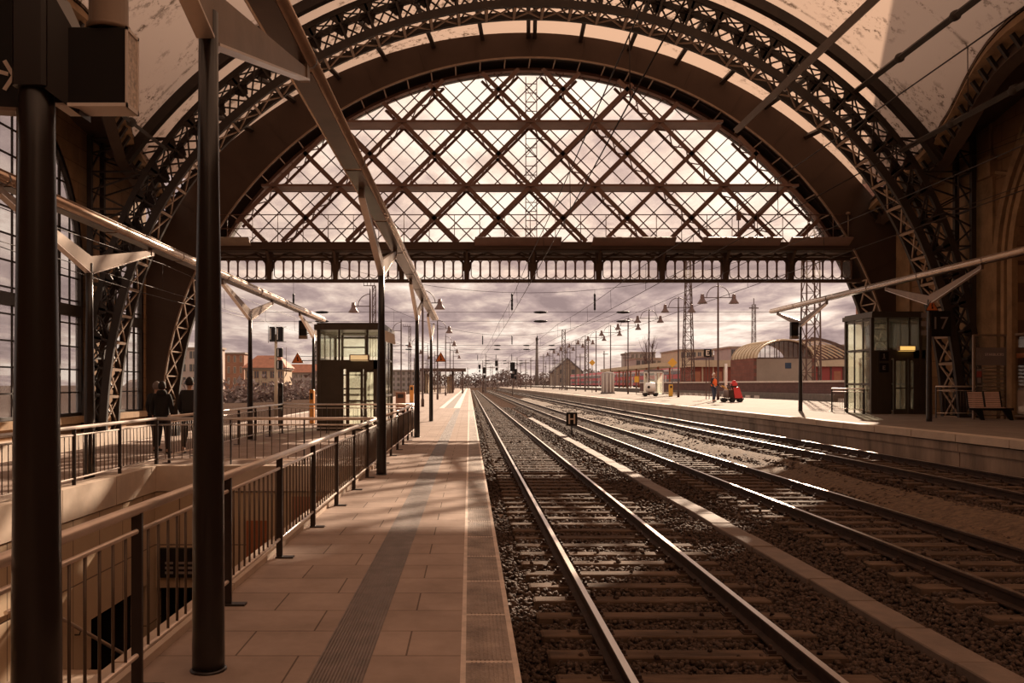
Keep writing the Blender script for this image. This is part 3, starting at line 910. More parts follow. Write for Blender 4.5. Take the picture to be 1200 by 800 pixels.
truss('twin-rib lattice arch truss spanning the hall in front of the end screen', 30.25, 31.3)
truss('twin-rib lattice arch truss over the near part of the platform', 14.7, 15.75)

def edge_arch(name, label, R, y, w, h, lim=54):
    m = MB(); A = [math.radians(-lim + 2*lim*i/80) for i in range(81)]
    m.sweep([(CXT+R*math.sin(a), y, CZT+R*math.cos(a)) for a in A], w, h, [Vector((math.sin(a), 0, math.cos(a))) for a in A])
    o = m.build(name, M['iron']); tag(o, label, 'arch beam'); return o
edge_arch('edge_arch', 'dark curved edge beam under the membrane before the end truss', 17.62, 29.85, .3, .34)

# purlins running down the hall
def purlin(deg, R, y0, y1, w, h, label, nodes=True):
    a = math.radians(deg); x, z = CXT+R*math.sin(a), CZT+R*math.cos(a)
    m = MB(); m.beam((x, y0, z), (x, y1, z), w, h, up=(math.sin(a), 0, math.cos(a)))
    if nodes:
        yy = y0 + 2
        while yy < y1 - .5:
            m.lathe([(.05, -.28), (.15, -.06), (.15, .06), (.05, .28)], (x, yy, z), 8, 'y'); yy += 3.1
    o = m.build('purlin', M['iron']); tag(o, label, 'purlin', 'long purlins under the roof membrane'); return o
purlin(41.6, 17.2, 15.8, 30.3, .16, .20, 'right long purlin running from the truss towards the viewer')
purlin(-50.2, 16.9, 15.8, 30.3, .11, .13, 'left long purlin with diamond nodes above the arched windows')
purlin(50.5, 16.95, 15.8, 30.3, .15, .18, 'lower right purlin close to the stone wall')
for i in range(-6, 7):
    a = math.radians(7.25*i + .2)
    m = MB()
    for d in ((-.008, .008) if i == 0 else (0,)):
        p0 = (CXT+17.12*math.sin(a+d), 31.35, CZT+17.12*math.cos(a+d)); ro = outer(a+d)
        p1 = (GX+(ro-.15)*math.sin(a+d), YF, GZ+(ro-.15)*math.cos(a+d))
        m.beam(p0, p1, .16, .22, up=(math.sin(a), 0, math.cos(a)))
    o = m.build('tie_strut', M['iron'])
    tag(o, 'short dark strut between end truss and arch plate under the bright strip', 'strut', 'struts between the end truss and the arch plate')

# membrane roof: ceiling
Rm = lambda y: 17.95 - (.35*math.sin(PI*min(1, max(0, (y-15.2)/15.0))) if y > 15.2 else 0)
def edge_deg(y, side):
    if y > 29: return 51 + (y-29)*.6
    return 51.0 - 6.0*math.sin(PI*min(1, max(0, (29.8-y)/14.6)))**1.5
m = MB(); rows = []
for y in [-36, -24, -12, -4, 4, 12, 15.2] + [15.2 + 15*i/24 for i in range(1, 25)]:
    R = Rm(y); e = math.radians(edge_deg(y, 1)); rows.append([(CXT+R*math.sin(-e+2*e*j/60), y, CZT+R*math.cos(-e+2*e*j/60)) for j in range(61)])
# last bay slopes down to the gable plate
for y, f in ((31.5, .03), (33, .25), (34.6, .6), (36.34, 1.0)):
    row = []
    for j in range(61):
        e = math.radians(54); a = -e + 2*e*j/60
        p = Vector((CXT+17.95*math.sin(a), y, CZT+17.95*math.cos(a)))
        ro = outer(a); q = Vector((GX+ro*math.sin(a), y, GZ+ro*math.cos(a)))
        row.append(tuple(p.lerp(q, f)))
    rows.append(row)
m.smooth(True).rings(rows, cap=False, closed=False)
struct('ceiling', m, M['mem'], 'translucent stained membrane roof stretched over the arches')

# dentilled gutter beams along the membrane edge and the added dark roof strip behind them
for side, nm in ((-1, 'left'), (1, 'right')):
    m = MB(); pts = []; YY = [-36, -24, -12] + [-10 + i*.65 for i in range(72)]
    YY = [y for y in YY if y < 36.2]
    for y in YY:
        a = side*math.radians(edge_deg(y, 1)); R = Rm(y)
        pts.append((CXT+R*math.sin(a), y, CZT+R*math.cos(a)))
    ups = [Vector((side*.35, 0, .94))]*len(pts)
    m.mat(0).sweep([(p[0]+side*.15, p[1], p[2]-.25) for p in pts], .4, .3, ups)
    m.mat(1).sweep([(p[0]+side*.45, p[1], p[2]-.7) for p in pts], .35, .5, ups)
    for p in pts[::1]:
        m.mat(2).beam((p[0]+side*.0, p[1], p[2]-.42), (p[0]+side*.30, p[1], p[2]-.85), .12, .10)
    # infill roof strip to the wall, added to block light
    m.mat(1).rings([[(p[0]-side*.05, p[1], p[2]+.03), ((WXR+.3) if side > 0 else (WXL-.3), p[1], p[2]+.5), ((WXR+.3) if side > 0 else (WXL-.3), p[1], p[2]+.6), (p[0], p[1], p[2]+.12)] for p in pts])
    struct('trim_' + ('1' if side < 0 else '2'), m, [M['mould'], M['gable'], M['iron']], 'dentilled gutter edge along the %s side of the membrane' % nm)

# -------- side walls with arched openings
def arched_wall(m, X, xo, y0, y1, z0, z1, ops, n=16):
    """wall slab at X (outer face at xo) with arched openings (ya, yb, sill, spring)"""
    def quad(ya, yb, za, zb):
        m.hexa([(X, ya, za), (X, yb, za), (xo, yb, za), (xo, ya, za)], [(X, ya, zb), (X, yb, zb), (xo, yb, zb), (xo, ya, zb)])
    y = y0
    for (ya, yb, sill, spr) in ops:
        quad(y, ya, z0, z1); quad(ya, yb, z0, sill)
        c, r = (ya+yb)/2, (yb-ya)/2
        for i in range(n):
            a0, a1 = PI - PI*i/n, PI - PI*(i+1)/n
            P0, P1 = (c+r*math.cos(a0), spr+r*math.sin(a0)), (c+r*math.cos(a1), spr+r*math.sin(a1))
            m.hexa([(X, P0[0], P0[1]), (X, P1[0], P1[1]), (xo, P1[0], P1[1]), (xo, P0[0], P0[1])],
                   [(X, P0[0], z1), (X, P1[0], z1), (xo, P1[0], z1), (xo, P0[0], z1)])
        y = yb
    quad(y, y1, z0, z1)
WINS = [(4.6, 14.0, .5, 6.0), (19.9, 30.3, .5, 5.6), (33.2, 35.9, .5, 6.0)]
m = MB(); arched_wall(m, WXL, WXL-.22, -36, 36.3, -.9, 12.3, WINS)
struct('wall_left', m, M['ashlar'], 'dark stone left wall of the hall with arched windows')
lab = ['arched window in the left wall nearest the viewer', 'tall arched left window between the two dark posts', 'narrow arched left window behind the truss foot']
for k, (ya, yb, sill, spr) in enumerate(WINS):
    w = thing('window_%d' % (k+2), lab[k], None, (WXL-.1, (ya+yb)/2, sill)); w['kind'] = 'structure'
    c, r = (ya+yb)/2, (yb-ya)/2; X = WXL-.1
    m = MB(); out = [(X, ya, sill), (X, ya, spr)] + [(X, c-r*math.cos(PI*i/20), spr+r*math.sin(PI*i/20)) for i in range(1, 20)] + [(X, yb, spr), (X, yb, sill), (X, ya, sill)]
    m.sweep(out, .2, .2, (1, 0, 0)); 
    loc(m, w).build('frame', M['iron'], w)
    m = MB(); nn = max(3, int(round((yb-ya)/.72)))
    for i in range(1, nn):
        y = ya + (yb-ya)*i/nn; zt_ = spr + math.sqrt(max(0, r*r-(y-c)**2))
        m.beam((X, y, sill), (X, y, zt_), .05, .06 if i % 3 else .14)
    z = sill + .8
    while z < spr + r - .2:
        hh = r if z < spr else math.sqrt(max(.01, r*r-(z-spr)**2))
        m.beam((X, c-hh, z), (X, c+hh, z), .05, .05); z += .8
    loc(m, w).build('glazing_bars', M['iron'], w)
    m = MB(); m.beam((X, ya, 4.15), (X, yb, 4.15), .25, .38); loc(m, w).build('transom', M['iron'], w)
    m = MB(); m.poly([(X-.03, p[1], p[2]) for p in out[:-1]]); loc(m, w).build('panes', M['winglass'], w)
    m = MB(); m.box(WXL-.02, WXL+.25, ya-.2, yb+.2, sill-.25, sill-.02); loc(m, w).build('sill', M['mould'], w)
# right wall: stone, blind arches and mouldings
m = MB(); arched_wall(m, WXR, WXR+.5, -36, 37, -.9, 13.2, [(3.5, 13.5, .3, 6.0), (18.2, 28.5, .3, 5.6)])
m.box(WXR+.5, WXR+.7, -36, 37, -.9, 13.2)
struct('wall_right', m, M['ashlar'], 'warm sandstone right wall with blind arches')
m = MB()
for (ya, yb) in ((3.5, 13.5), (18.2, 28.5)):
    c, r = (ya+yb)/2, (yb-ya)/2
    for dr, wd, hh in ((.12, .26, .2), (.55, .18, .14), (.95, .26, .2)):
        pts = [(WXR-.04, c-(r+dr), .3)] + [(WXR-.04, c-(r+dr)*math.cos(PI*i/28), 5.6+(r+dr)*math.sin(PI*i/28)) for i in range(29)] + [(WXR-.04, c+(r+dr), .3)]
        m.sweep(pts, wd, hh, (1, 0, 0))
    # framed spandrel panels
    for s in (-1, 1):
        a = [(c+s*(r+1.3), 9.0), (c+s*(r+1.3), 11.4), (c+s*(r-1.6), 11.9), (c+s*(r-.4), 10.0), (c+s*(r+.3), 8.7), (c+s*(r+1.3), 9.0)]
        m.sweep([(WXR-.03, q[0], q[1]) for q in a], .14, .1, (1, 0, 0))
struct('trim_3', m, M['mould'], 'stone mouldings around the blind arches of the right wall')
m = MB()
for y0, y1 in ((14.2, 17.6), (29.6, 32.2), (35.2, 37)):
    m.box(WXR-.55 if y0 < 29 else WXR-.1, WXR, y0, y1, Z2, 9.5); m.box(WXR-.7 if y0 < 29 else WXR-.25, WXR, y0-.1, y1+.1, 8.8, 9.5)
struct('trim_4', m, M['mould'], 'stone piers of the right wall behind the truss feet')
# stone ledge along the left wall
m = MB(); m.box(WXL, WXL+.9, -12, 36, -.9, -.1); struct('trim_5', m, M['conc_lt'], 'low pale ledge along the foot of the left wall')
# pylons outside the gable
m = MB(); m.box(17.8, 27, 38.3, 39.3, -.9, 24.5).box(17.6, 27.2, 38.1, 39.5, 21.9, 22.5).box(17.55, 27.2, 38.1, 39.5, 24.3, 24.8)
for i in range(6): m.box(17.9+i*1.45, 18.7+i*1.45, 38.4, 39.2, 24.8, 25.6)
struct('pylon_right', m, M['pylon'], 'pink sandstone pylon outside the right end of the arch')
m = MB(); m.box(WXL-.4, WXR+.7, -36.5, -36, -1, 19); struct('wall_rear_added', m, M['ashlar'], 'unseen wall added far behind the viewer to block light')  # added to cut fill light from behind; the real hall runs on
# light beam hung under the trusses
ob = at(864, 152, 34.6)
m = MB(); m.beam((ob.x, 8, ob.z+.05), (ob.x, 34.6, ob.z+.05), .30, .16, up=(-.6, 0, .8)).beam((ob.x+.02, 8, ob.z-.05), (ob.x+.02, 34.6, ob.z-.05), .2, .12, up=(-.6, 0, .8))
o = m.build('lighting_beam', M['bar']); tag(o, 'long slim lighting beam hung under the trusses on the right', 'light beam')
# ================================================================ CANOPY ROWS
def column(label, x, y, z0, hub, tip, rb=.088, rt=.052, reach=2.75, group=None):
    o = thing('canopy_column', label, 'column', (x, y, z0))
    h = hub - z0
    m = MB(); m.lathe([(rb, 0), (rb, .1), (rb*.94, h*.35), (rt*1.12, h*.75), (rt, h)], (0, 0, 0), 18)
    m.build('pole', M['column'], o)
    m = MB(); m.lathe([(rb+.012, 0), (rb+.012, .01), (rb+.002, .016)], (0, 0, 0), 18); m.build('base_ring', M['column'], o)
    for s in (-1, 1):
        m = MB(); u = Vector((0, 0, 1))
        m.beam((0, 0, h-.02), (0, s*reach, tip-z0-.06), .07, .27, w1=.05, h1=.09)
        m.mat(1).beam((0, s*.05, h-.16), (0, s*reach, tip-z0-.115), .10, .016)
        m.mat(0).box(-.04, .04, s*reach-.06, s*reach+.06, tip-z0-.12, tip-z0+.006)
        m.build('arm', [M['arm'], M['steel']], o)
    return o
def channel(label, x, y0, y1, z, w=.32):
    o = thing('light_channel', label, 'light channel', (x, y0, z))
    L_ = y1 - y0; r = w/2
    # rounded sides, flat dark underside, ribbed top
    prof = [(-.08, 0), (-.125, .008), (-.155, .04), (-.16, .085), (-.145, .125), (-.11, .15), (-.06, .16), (-.05, .175), (.05, .175), (.06, .16), (.11, .15), (.145, .125), (.16, .085), (.155, .04), (.125, .008), (.08, 0)]
    m = MB(); m.smooth(True).rings([[(a, 0, b) for a, b in prof], [(a, L_, b) for a, b in prof]])
    m.build('housing', M['chan'], o)
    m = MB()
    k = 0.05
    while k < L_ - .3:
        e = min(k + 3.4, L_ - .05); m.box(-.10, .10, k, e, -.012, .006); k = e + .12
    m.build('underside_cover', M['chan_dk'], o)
    m = MB(); k = 3.5
    while k < L_:
        m.rings([[(a*1.03, k-.02, b*1.03-.002) for a, b in prof], [(a*1.03, k+.02, b*1.03-.002) for a, b in prof]]); k += 3.5
    m.build('joint_bands', M['bar'], o)
    m = MB()
    for s in (-1, 1): m.tube((s*.10, 0, .168), (s*.10, L_, .168), .014, .014, 6)
    m.build('top_conduits', M['arm'], o)
    return o
E_CAN = [('nearest full canopy column on the near platform, beside the railing', 4.75), ('second canopy column on the near platform, at the railing corner', 15.0),
         ('third canopy column on the near platform, right of the lift', 25.6), ('fourth canopy column on the near platform, under the channel end', 36.6)]
for lab_, y in E_CAN: column(lab_, {4.75: -1.452, 15.0: -1.545, 25.6: -1.57}.get(y, -1.64), y, 0, 3.66, 4.38)
channel('long tubular light channel over the near column row', -1.52, .6, 37.6, 4.40)
for lab_, y in (('canopy column left of the stair opening with a forked head', 14.2), ('second forked column in the left row before the signal post', 24.6), ('third forked column in the left row beside the lift', 34.6)):
    column(lab_, -6.32, y, 0, 3.6, 4.26)
column('near forked column in the left row outside the stair opening', -6.32, 3.8, 0, 3.6, 4.26)
channel('long tubular light channel over the left column row', -6.34, 1.0, 36.8, 4.28)
for lab_, y in (('forked column on the far platform beside the dark lift', 27.0), ('forked column on the far platform in the sun before the barrel roof', 37.5)):
    column(lab_, 14.55, y, Z2, 4.27, 4.97)
column('forked column on the far platform nearest the viewer', 14.55, 16.5, Z2, 4.27, 4.97)
channel('slim light channel over the column row of the far platform', 14.55, 10.0, 41.0, 5.0, .30)

# ================================================================ RAILINGS
def railing(label, p0, p1, n=None, z0=0.0, H=.96, feet=1, posts=None, dens=.14):
    p0 = Vector((p0[0], p0[1], 0)); p1 = Vector((p1[0], p1[1], 0)); d = p1 - p0; L_ = d.length; d.normalize()
    o = thing('guard_railing', label, 'railing', (p0.x, p0.y, z0))
    side = Vector((d.y, -d.x, 0))*feet
    n = n or max(1, round(L_/1.68)); st = L_/n
    m = MB(); m.tube((0, 0, H-.025), d*L_ + Vector((0, 0, H-.025)), .029, .029, 12); m.build('handrail', M['steel'], o)
    m = MB(); m.tube((0, 0, .82*H/.96), d*L_ + Vector((0, 0, .82*H/.96)), .014, .014, 8).tube((0, 0, .17), d*L_ + Vector((0, 0, .17)), .014, .014, 8)
    m.build('infill_rails', M['steel'], o)
    for i in range(n+1):
        b = d*st*i
        m = MB(); m.beam(b, b + Vector((0, 0, H-.045)), .055, .022, up=d)
        pm = m.build('post', M['railpost'], o)
        q = MB(); q.hexa([b - d*.04 - side*.03, b + d*.04 - side*.03, b + d*.04 + side*.13, b - d*.04 + side*.13], [x + Vector((0, 0, .014)) for x in (b - d*.04 - side*.03, b + d*.04 - side*.03, b + d*.04 + side*.13, b - d*.04 + side*.13)])
        q.build('foot_plate', M['railpost'], pm)
        if i < n:
            m = MB(); k = int(st/dens)
            for j in range(1, k):
                c = b + d*(st*j/k); m.tube(c + Vector((0, 0, .17)), c + Vector((0, 0, .82*H/.96)), .0085, .0085, 6)
            m.build('baluster_panel', M['bar'], o)
    return o
railing('long near railing with steel handrail along the stair opening', (-1.74, 1.12), (-1.74, 16.2), 9, feet=1)
railing('railing across the far end of the stair opening', (-5.92, 16.2), (-1.74, 16.2), 3, feet=-1)
railing('sunlit railing on the left side of the stair opening', (-5.95, 1.1), (-5.95, 16.2), 9, feet=-1)
railing('railing continuing past the opening towards the third column', (-1.74, 17.2), (-1.74, 27.6), 6, feet=1)
railing('railing across the platform in front of the lift', (-6.05, 27.6), (-1.74, 27.6), 3, feet=-1)
railing('railing on the left running on towards the lift', (-6.05, 17.2), (-6.05, 27.6), 6, feet=-1)
# ================================================================ STAIR OPENING
ZL = -4.6
m = MB()
m.box(OX0-.3, OX0, OY0, 13.2, ZL, -.42).box(OX0-.3, OX0, 13.2, OY1+.3, -2.05, -.42).box(OX0-.3, OX0, 15.5, OY1+.3, ZL, -2.05); struct('wall_stairwell_left', m, M['panel'], 'sunlit tiled left wall of the stair opening')
m = MB()
m.box(OX0, OX1, OY1, OY1+.3, -2.2, -.42).box(-3.6, OX1, OY1, OY1+.3, ZL, -2.2); struct('wall_stairwell_end', m, M['panelx'], 'shaded tiled end wall of the stair opening')
m = MB(); m.box(OX1, OX1+.3, OY0, OY1+.3, ZL, -T); struct('wall_stairwell_right', m, M['panel'], 'right wall of the stair opening')
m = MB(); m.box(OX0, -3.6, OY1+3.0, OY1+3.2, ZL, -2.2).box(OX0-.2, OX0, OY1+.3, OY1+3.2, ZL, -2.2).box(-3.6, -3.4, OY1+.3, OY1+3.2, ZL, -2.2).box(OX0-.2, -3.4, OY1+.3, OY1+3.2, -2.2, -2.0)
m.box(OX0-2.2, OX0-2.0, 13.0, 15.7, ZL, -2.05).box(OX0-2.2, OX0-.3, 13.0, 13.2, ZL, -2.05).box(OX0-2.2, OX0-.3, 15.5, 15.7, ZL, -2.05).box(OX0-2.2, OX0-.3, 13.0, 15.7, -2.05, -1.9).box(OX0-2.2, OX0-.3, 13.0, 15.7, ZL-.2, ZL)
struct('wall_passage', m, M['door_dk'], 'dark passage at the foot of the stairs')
m = MB(); m.box(OX0-.3, OX1+.3, OY0-.3, OY1+3.2, ZL-.2, ZL); struct('floor', m, M['conc'], 'floor of the passage below the stairs')
m = MB(); m.box(OX0-.3, OX1+.3, OY0-.3, OY0, ZL, -T); struct('wall_stairwell_near', m, M['panelx'], 'near end wall of the stair opening')
# kerbs of pale concrete with a shadow groove
m = MB()
for k in range(8):
    a, b = OY0 + k*1.87, OY0 + (k+1)*1.87 - .02
    m.box(OX0-.28, OX0+.03, a, b, -.40, .07)
m.box(OX0-.28, OX1+.16, OY1-.03, OY1+.28, -.40, .07)
for k in range(8):
    a, b = OY0 + k*1.87, OY0 + (k+1)*1.87 - .02
    m.box(OX1-.03, OX1+.13, a, b, -.40, .05)
struct('trim_6', m, M['conc_lt'], 'pale concrete kerb around the stair opening')
# stairs with a long landing
st = MB(); N1 = 14
y = OY0 + .2; z = 0.0
for i in range(N1):
    z -= .154; st.box(OX0+.02, OX1-.02, y, y+.285, z-.35, z); y += .285
st.box(OX0+.02, OX1-.02, y, 11.2, z-.3, z); y = 11.2
while z > ZL + .16:
    z -= .154; st.box(OX0+.02, OX1-.02, y, y+.285, max(ZL, z-.35), z); y += .285
struct('stairs', st, M['conc'], 'concrete stairs leading down under the platform')
hr = thing('stair_handrail', 'sloping steel handrail on the left wall of the stairs', 'handrail', (OX0+.09, 11.0, -1.25))
m = MB(); m.path([(0, -.4, .0), (0, .2, 0), (0, 4.4, -2.3), (0, 4.7, -2.3)], .028, 10); m.build('rail', M['steel'], hr)
m = MB()
for k in range(4):
    yy = .4 + k*1.25; zz = -(yy-.2)*.5476
    m.path([(0, yy, zz-.02), (-.02, yy, zz-.08), (-.09, yy, zz-.08)], .012, 6)
m.build('brackets', M['railpost'], hr)
ds = thing('departure_display', 'black display board with pale text rows on the stair end wall', 'display', (-5.33, OY1-.06, -1.72))
m = MB(); m.cbox(-.42, .42, -.05, .05, -.27, .27, .01); m.build('case', M['black'], ds)
m = MB()
for i in range(3):
    for j in range(3): m.box(-.30+j*.21, -.15+j*.21, -.056, -.05, -.20+i*.09, -.155+i*.09)
m.build('text_rows', M['sign_grey'], ds)
m = MB(); m.box(-4.15, -3.75, OY1-.03, OY1, -2.1, -.95); o = m.build('wall_panel', M['terracotta']); tag(o, 'terracotta coloured panel on the stair end wall', 'wall panel')
pn = MB(); pn.box(-3.3, -2.1, OY1-.03, OY1, -2.3, -.5); o = pn.build('wall_panel', M['fac_brick']); tag(o, 'brown panel on the stair end wall behind the railing', 'wall panel')

# ================================================================ LIFTS
def lift(name, label, x0, x1, y0, y1, z0, h, doorh, glow, signs, sidebox):
    o = thing(name, label, 'lift', ((x0+x1)/2, y0, z0)); w = (x1-x0)/2; d = y1-y0
    m = MB(); m.box(-w-.12, w+.12, -.25, d+.12, h-.24, h-.06).box(-w-.05, w+.05, -.15, d+.05, h-.06, h)
    m.build('roof', M['lift_dk'], o)
    m = MB()
    for xx in (-w, w):
        for yy in (0, d): m.box(xx-.06, xx+.06, yy-.06, yy+.06, 0, h-.24)
    for z in (doorh, h-.34, 1.15):
        for xx in (-w, w): m.box(xx-.035, xx+.035, 0, d, z, z+.07)
        m.box(-w, w, d-.035, d+.035, z, z+.07)
    for xx in (-w, w):
        for k in (1, 2): m.box(xx-.025, xx+.025, d*k/3-.025, d*k/3+.025, 0, h-.24)
    m.box(-w*.35-.03, -w*.35+.03, -.03, .03, doorh, h-.24).box(w*.55-.03, w*.55+.03, -.03, .03, doorh, h-.24)
    m.build('frame', M['lift_dk'], o)
    m = MB()
    for xx in (-w, w): m.box(xx-.01, xx+.01, .05, d-.05, .08, h-.3)
    m.box(-w+.05, w-.05, d-.01, d+.01, .08, h-.3).box(-w+.05, w-.05, -.01, .01, doorh+.1, h-.3)
    m.build('glass_walls', M['glass'], o)
    dw = 1.16; dx0 = -w*.12; 
    m = MB()
    m.box(-w+.06, dx0-.1, -.05, .04, 0, doorh).box(dx0+dw+.1, w-.28, -.05, .04, 0, doorh).box(dx0-.1, dx0+dw+.1, -.05, .04, doorh-.32, doorh)
    m.box(-w+.2, dx0-.2, -.07, -.05, .15, doorh-.15)
    m.build('front_panel', M['lift_dk'], o)
    for k in range(2):
        a = dx0 + k*dw/2; m = MB()
        m.box(a+.01, a+.10, -.02, .03, 0, doorh-.32).box(a+dw/2-.10, a+dw/2-.01, -.02, .03, 0, doorh-.32).box(a+.1, a+dw/2-.1, -.02, .03, 0, .2).box(a+.1, a+dw/2-.1, -.02, .03, doorh-.42, doorh-.32).box(a+.1, a+dw/2-.1, -.03, .03, 1.0, 1.05)
        dd = m.build('door', M['lift_dk'], o)
        m = MB(); m.box(a+.1, a+dw/2-.1, 0, .015, .2, doorh-.42); m.build('door_glass', M['glass'], dd)
    m = MB(); m.cbox(dx0+.12, dx0+.80, -.22, -.05, doorh-.03, doorh+.18, .02); lf = m.build('door_lamp', M['arm'], o)
    m = MB(); m.box(dx0+.17, dx0+.75, -.24, -.215, doorh+.0, doorh+.15).box(dx0+.17, dx0+.75, -.21, -.06, doorh-.04, doorh-.03); m.build('lamp_cover', glow, lf)
    # guide rails and car inside
    m = MB()
    for xx in (-w*.5, w*.3): m.box(xx-.04, xx+.04, d*.5-.06, d*.5+.06, -.0, h-.3)
    for k in range(7): m.box(-w*.5, w*.3, d*.5-.02, d*.5+.02, .4+k*.5, .45+k*.5)
    m.build('guide_rails', M['mast'], o)
    m = MB(); m.box(-w*.55, w*.7, d*.3, d*.9, .02, .1).box(-w*.55, -w*.5, d*.3, d*.36, .1, 2.2).box(-w*.55, -w*.5, d*.84, d*.9, .1, 2.2).box(w*.65, w*.7, d*.84, d*.9, .1, 2.2).box(-w*.55, w*.7, d*.87, d*.9, .9, .96).box(-w*.55, w*.7, d*.3, d*.9, 2.2, 2.28)
    m.build('car_frame', M['greywall'], o)
    if signs:
        for k, t in ((0, 'A'), (1, 'E')):
            m = MB(); m.box(-w+.25, -w+.62, -.095, -.07, doorh-.42-k*.45, doorh-.06-k*.45); sg = m.build('pictogram_plate', M['black'], o)
            m = MB(); zc = doorh-.24-k*.45; xc = -w+.43
            if k == 0: m.lathe([(.03, -.004), (.03, .004)], (xc, -.098, zc+.08), 10, 'y').box(xc-.02, xc+.03, -.10, -.095, zc-.05, zc+.05).box(xc-.06, xc+.06, -.10, -.095, zc-.09, zc-.06)
            else: m.box(xc-.05, xc-.02, -.10, -.095, zc-.08, zc+.08).box(xc-.02, xc+.06, -.10, -.095, zc+.05, zc+.08).box(xc-.02, xc+.06, -.10, -.095, zc-.08, zc-.05).box(xc-.02, xc+.04, -.10, -.095, zc-.015, zc+.015)
            m.build('pictogram', M['sign_grey'], sg)
    if sidebox:
        m = MB(); m.hexa([(w+.1, -.2, h-.62), (w+.45, .1, h-.72), (w+.45, .35, h-.72), (w+.1, .3, h-.62)], [(w+.1, -.2, h-.25), (w+.42, .05, h-.38), (w+.42, .35, h-.38), (w+.1, .3, h-.25)])
        m.build('floodlight', M['white_panel'], o)
    return o
lift('platform_lift', 'glass lift with dark doors on the near platform', -5.15, -3.0, 29.2, 32.8, 0, 3.68, 2.42, M['lamp_soft'], False, True)
lift('platform_lift', 'glass lift on the far platform with a lit yellow lamp', 15.95, 17.85, 33.8, 36.1, Z2, 4.05, 2.52, M['lamp_on'], True, False)
o = railing('steel railing beside the glass side of the far lift', (15.55, 33.6), (15.55, 36.6), 2, z0=Z2, H=1.02, feet=-1)
railing('railing between the far column and the slatted bench', (16.35, 29.9), (17.75, 29.9), 1, z0=Z2, H=1.12, feet=-1, dens=.1)

# ================================================================ SIGNS
def triangle(label, x, y, z, w, px=None, post=None):
    o = thing('warning_sign', label, 'sign', (x, y, z)); h = w*.9
    def tri(s, ya, yb): 
        m = MB(); r = s*w/2
        out = []
        for (cx, cz) in ((-r, -s*h*.36), (r, -s*h*.36), (0, s*h*.64)): out.append((cx, cz))
        m.prism(out, ya, yb); return m
    tri(1.0, -.015, .015).build('plate', M['black'], o)
    tri(.86, -.022, -.013).build('face', M['tri_org'], o)
    m = MB(); a = w*.12
    m.prism([(-a*.2, w*.22), (a*.5, w*.22), (0, w*.06), (a*.5, w*.06), (-a*.5, -w*.14), (-a*.1, w*.01), (-a*.6, w*.01)], -.026, -.021)
    m.lathe([(w*.07, -.003), (w*.07, .003)], (a*.2, -.024, -w*.1), 10, 'y')
    m.build('pictogram', M['black'], o)
    if px:
        m = MB(); m.beam((0, .03, -.05), (px, .03, -.05), .03, .03).beam((0, .03, .12), (px, .03, .12), .02, .02); m.build('bracket', M['railpost'], o)
    return o
triangle('orange warning triangle left of the lift', -6.95, 34.55, 2.60, .50, .58)
triangle('orange warning triangle on the fourth column of the near platform', -1.22, 36.45, 2.70, .48, -.25)
triangle('orange warning triangle below the forked column on the far platform', 14.55, 26.85, Z2+3.62, .42)
def speaker(label, x, y, z, px):
    o = thing('platform_display', label, 'display', (x, y, z))
    m = MB(); m.cbox(-.16, .16, -.12, .12, -.3, .3, .02); m.build('case', M['black'], o)
    m = MB(); m.box(-.16, .16, -.125, .12, -.44, -.31); m.build('lower_plate', M['arm'], o)
    m = MB(); m.box(-.11, .11, -.128, -.12, -.05, .2); m.build('grille', M['railpost'], o)
    m = MB(); m.beam((0, 0, .22), (px, 0, .22), .03, .03).beam((0, 0, -.22), (px, 0, -.22), .03, .03); m.build('bracket', M['railpost'], o)
speaker('small dark box sign beside the third left column', -6.72, 34.5, 3.86, .36)
speaker('small dark box sign beside the sunlit column of the far platform', 14.2, 37.3, 4.0, .34)

# number board on the truss foot
o = thing('number_board', 'dark track number board reading 17 on the truss foot', 'sign', (16.55, 30.1, 3.72))
m = MB(); m.cbox(-.42, .42, -.04, .04, -.45, .45, .01); m.build('board', M['black'], o)
text_obj('17', .62, M['sign_grey'], (.02, -.045, 0), (PI/2, 0, 0), o, 'numerals')
for k, zz in ((0, .3), (1, 0), (2, -.32)):
    m = MB(); m.box(-.62, -.42, -.03, -.02, zz-.09, zz+.09); m.build('side_plate', M['sign_grey'], o)
m = MB(); m.beam((0, .04, .2), (.3, .6, .2), .04, .04); m.build('bracket', M['iron'], o)

# nearest post with its fittings
Y1 = 2.95
o = thing('sign_post', 'thick dark post nearest the viewer at the left edge', 'post', (-1.495, Y1, 0))
m = MB(); m.lathe([(.083, 0), (.080, .8), (.072, 1.6), (.059, 2.4), (.055, 3.6)], (0, 0, 0), 24); m.build('pole', M['column'], o)
m = MB(); m.tube((-.088, .03, .0), (-.073, .03, 2.55), .013, .013, 8); m.build('cable_pipe', M['bar'], o)
o = thing('post_collar', 'stepped dark metal collar clamped round the nearest post', 'collar', (-1.487, Y1, 2.6))
m = MB(); m.cbox(-.06, .055, -.075, .09, 0, .62, .012); m.build('sleeve', M['column'], o)
m = MB(); m.hexa([(.05, -.06, -.01), (.125, .03, -.07), (.125, .12, -.07), (.05, .12, -.01)], [(.05, -.06, .36), (.125, .03, .19), (.125, .12, .19), (.05, .12, .36)]); m.build('gusset', M['column'], o)
o = thing('sign_box', 'dark box fitting with a glare-brightened pale side grille on the nearest post', 'box fitting', (-1.315, Y1, 2.55))
m = MB(); m.cbox(-.12, .125, 0, .105, .012, .275, .004); m.build('case', M['black'], o)
m = MB(); m.box(-.115, .128, -.003, .11, 0, .012); m.build('bottom_trim', M['white_panel'], o)
m = MB(); m.box(.125, .131, .0, .012, 0, .278).box(.125, .131, .098, .110, 0, .278).box(.125, .131, 0, .11, .266, .278).box(.125, .131, 0, .11, 0, .014); m.build('side_frame', M['white_panel'], o)  # white of side frame and bottom trim stands in for gable glare
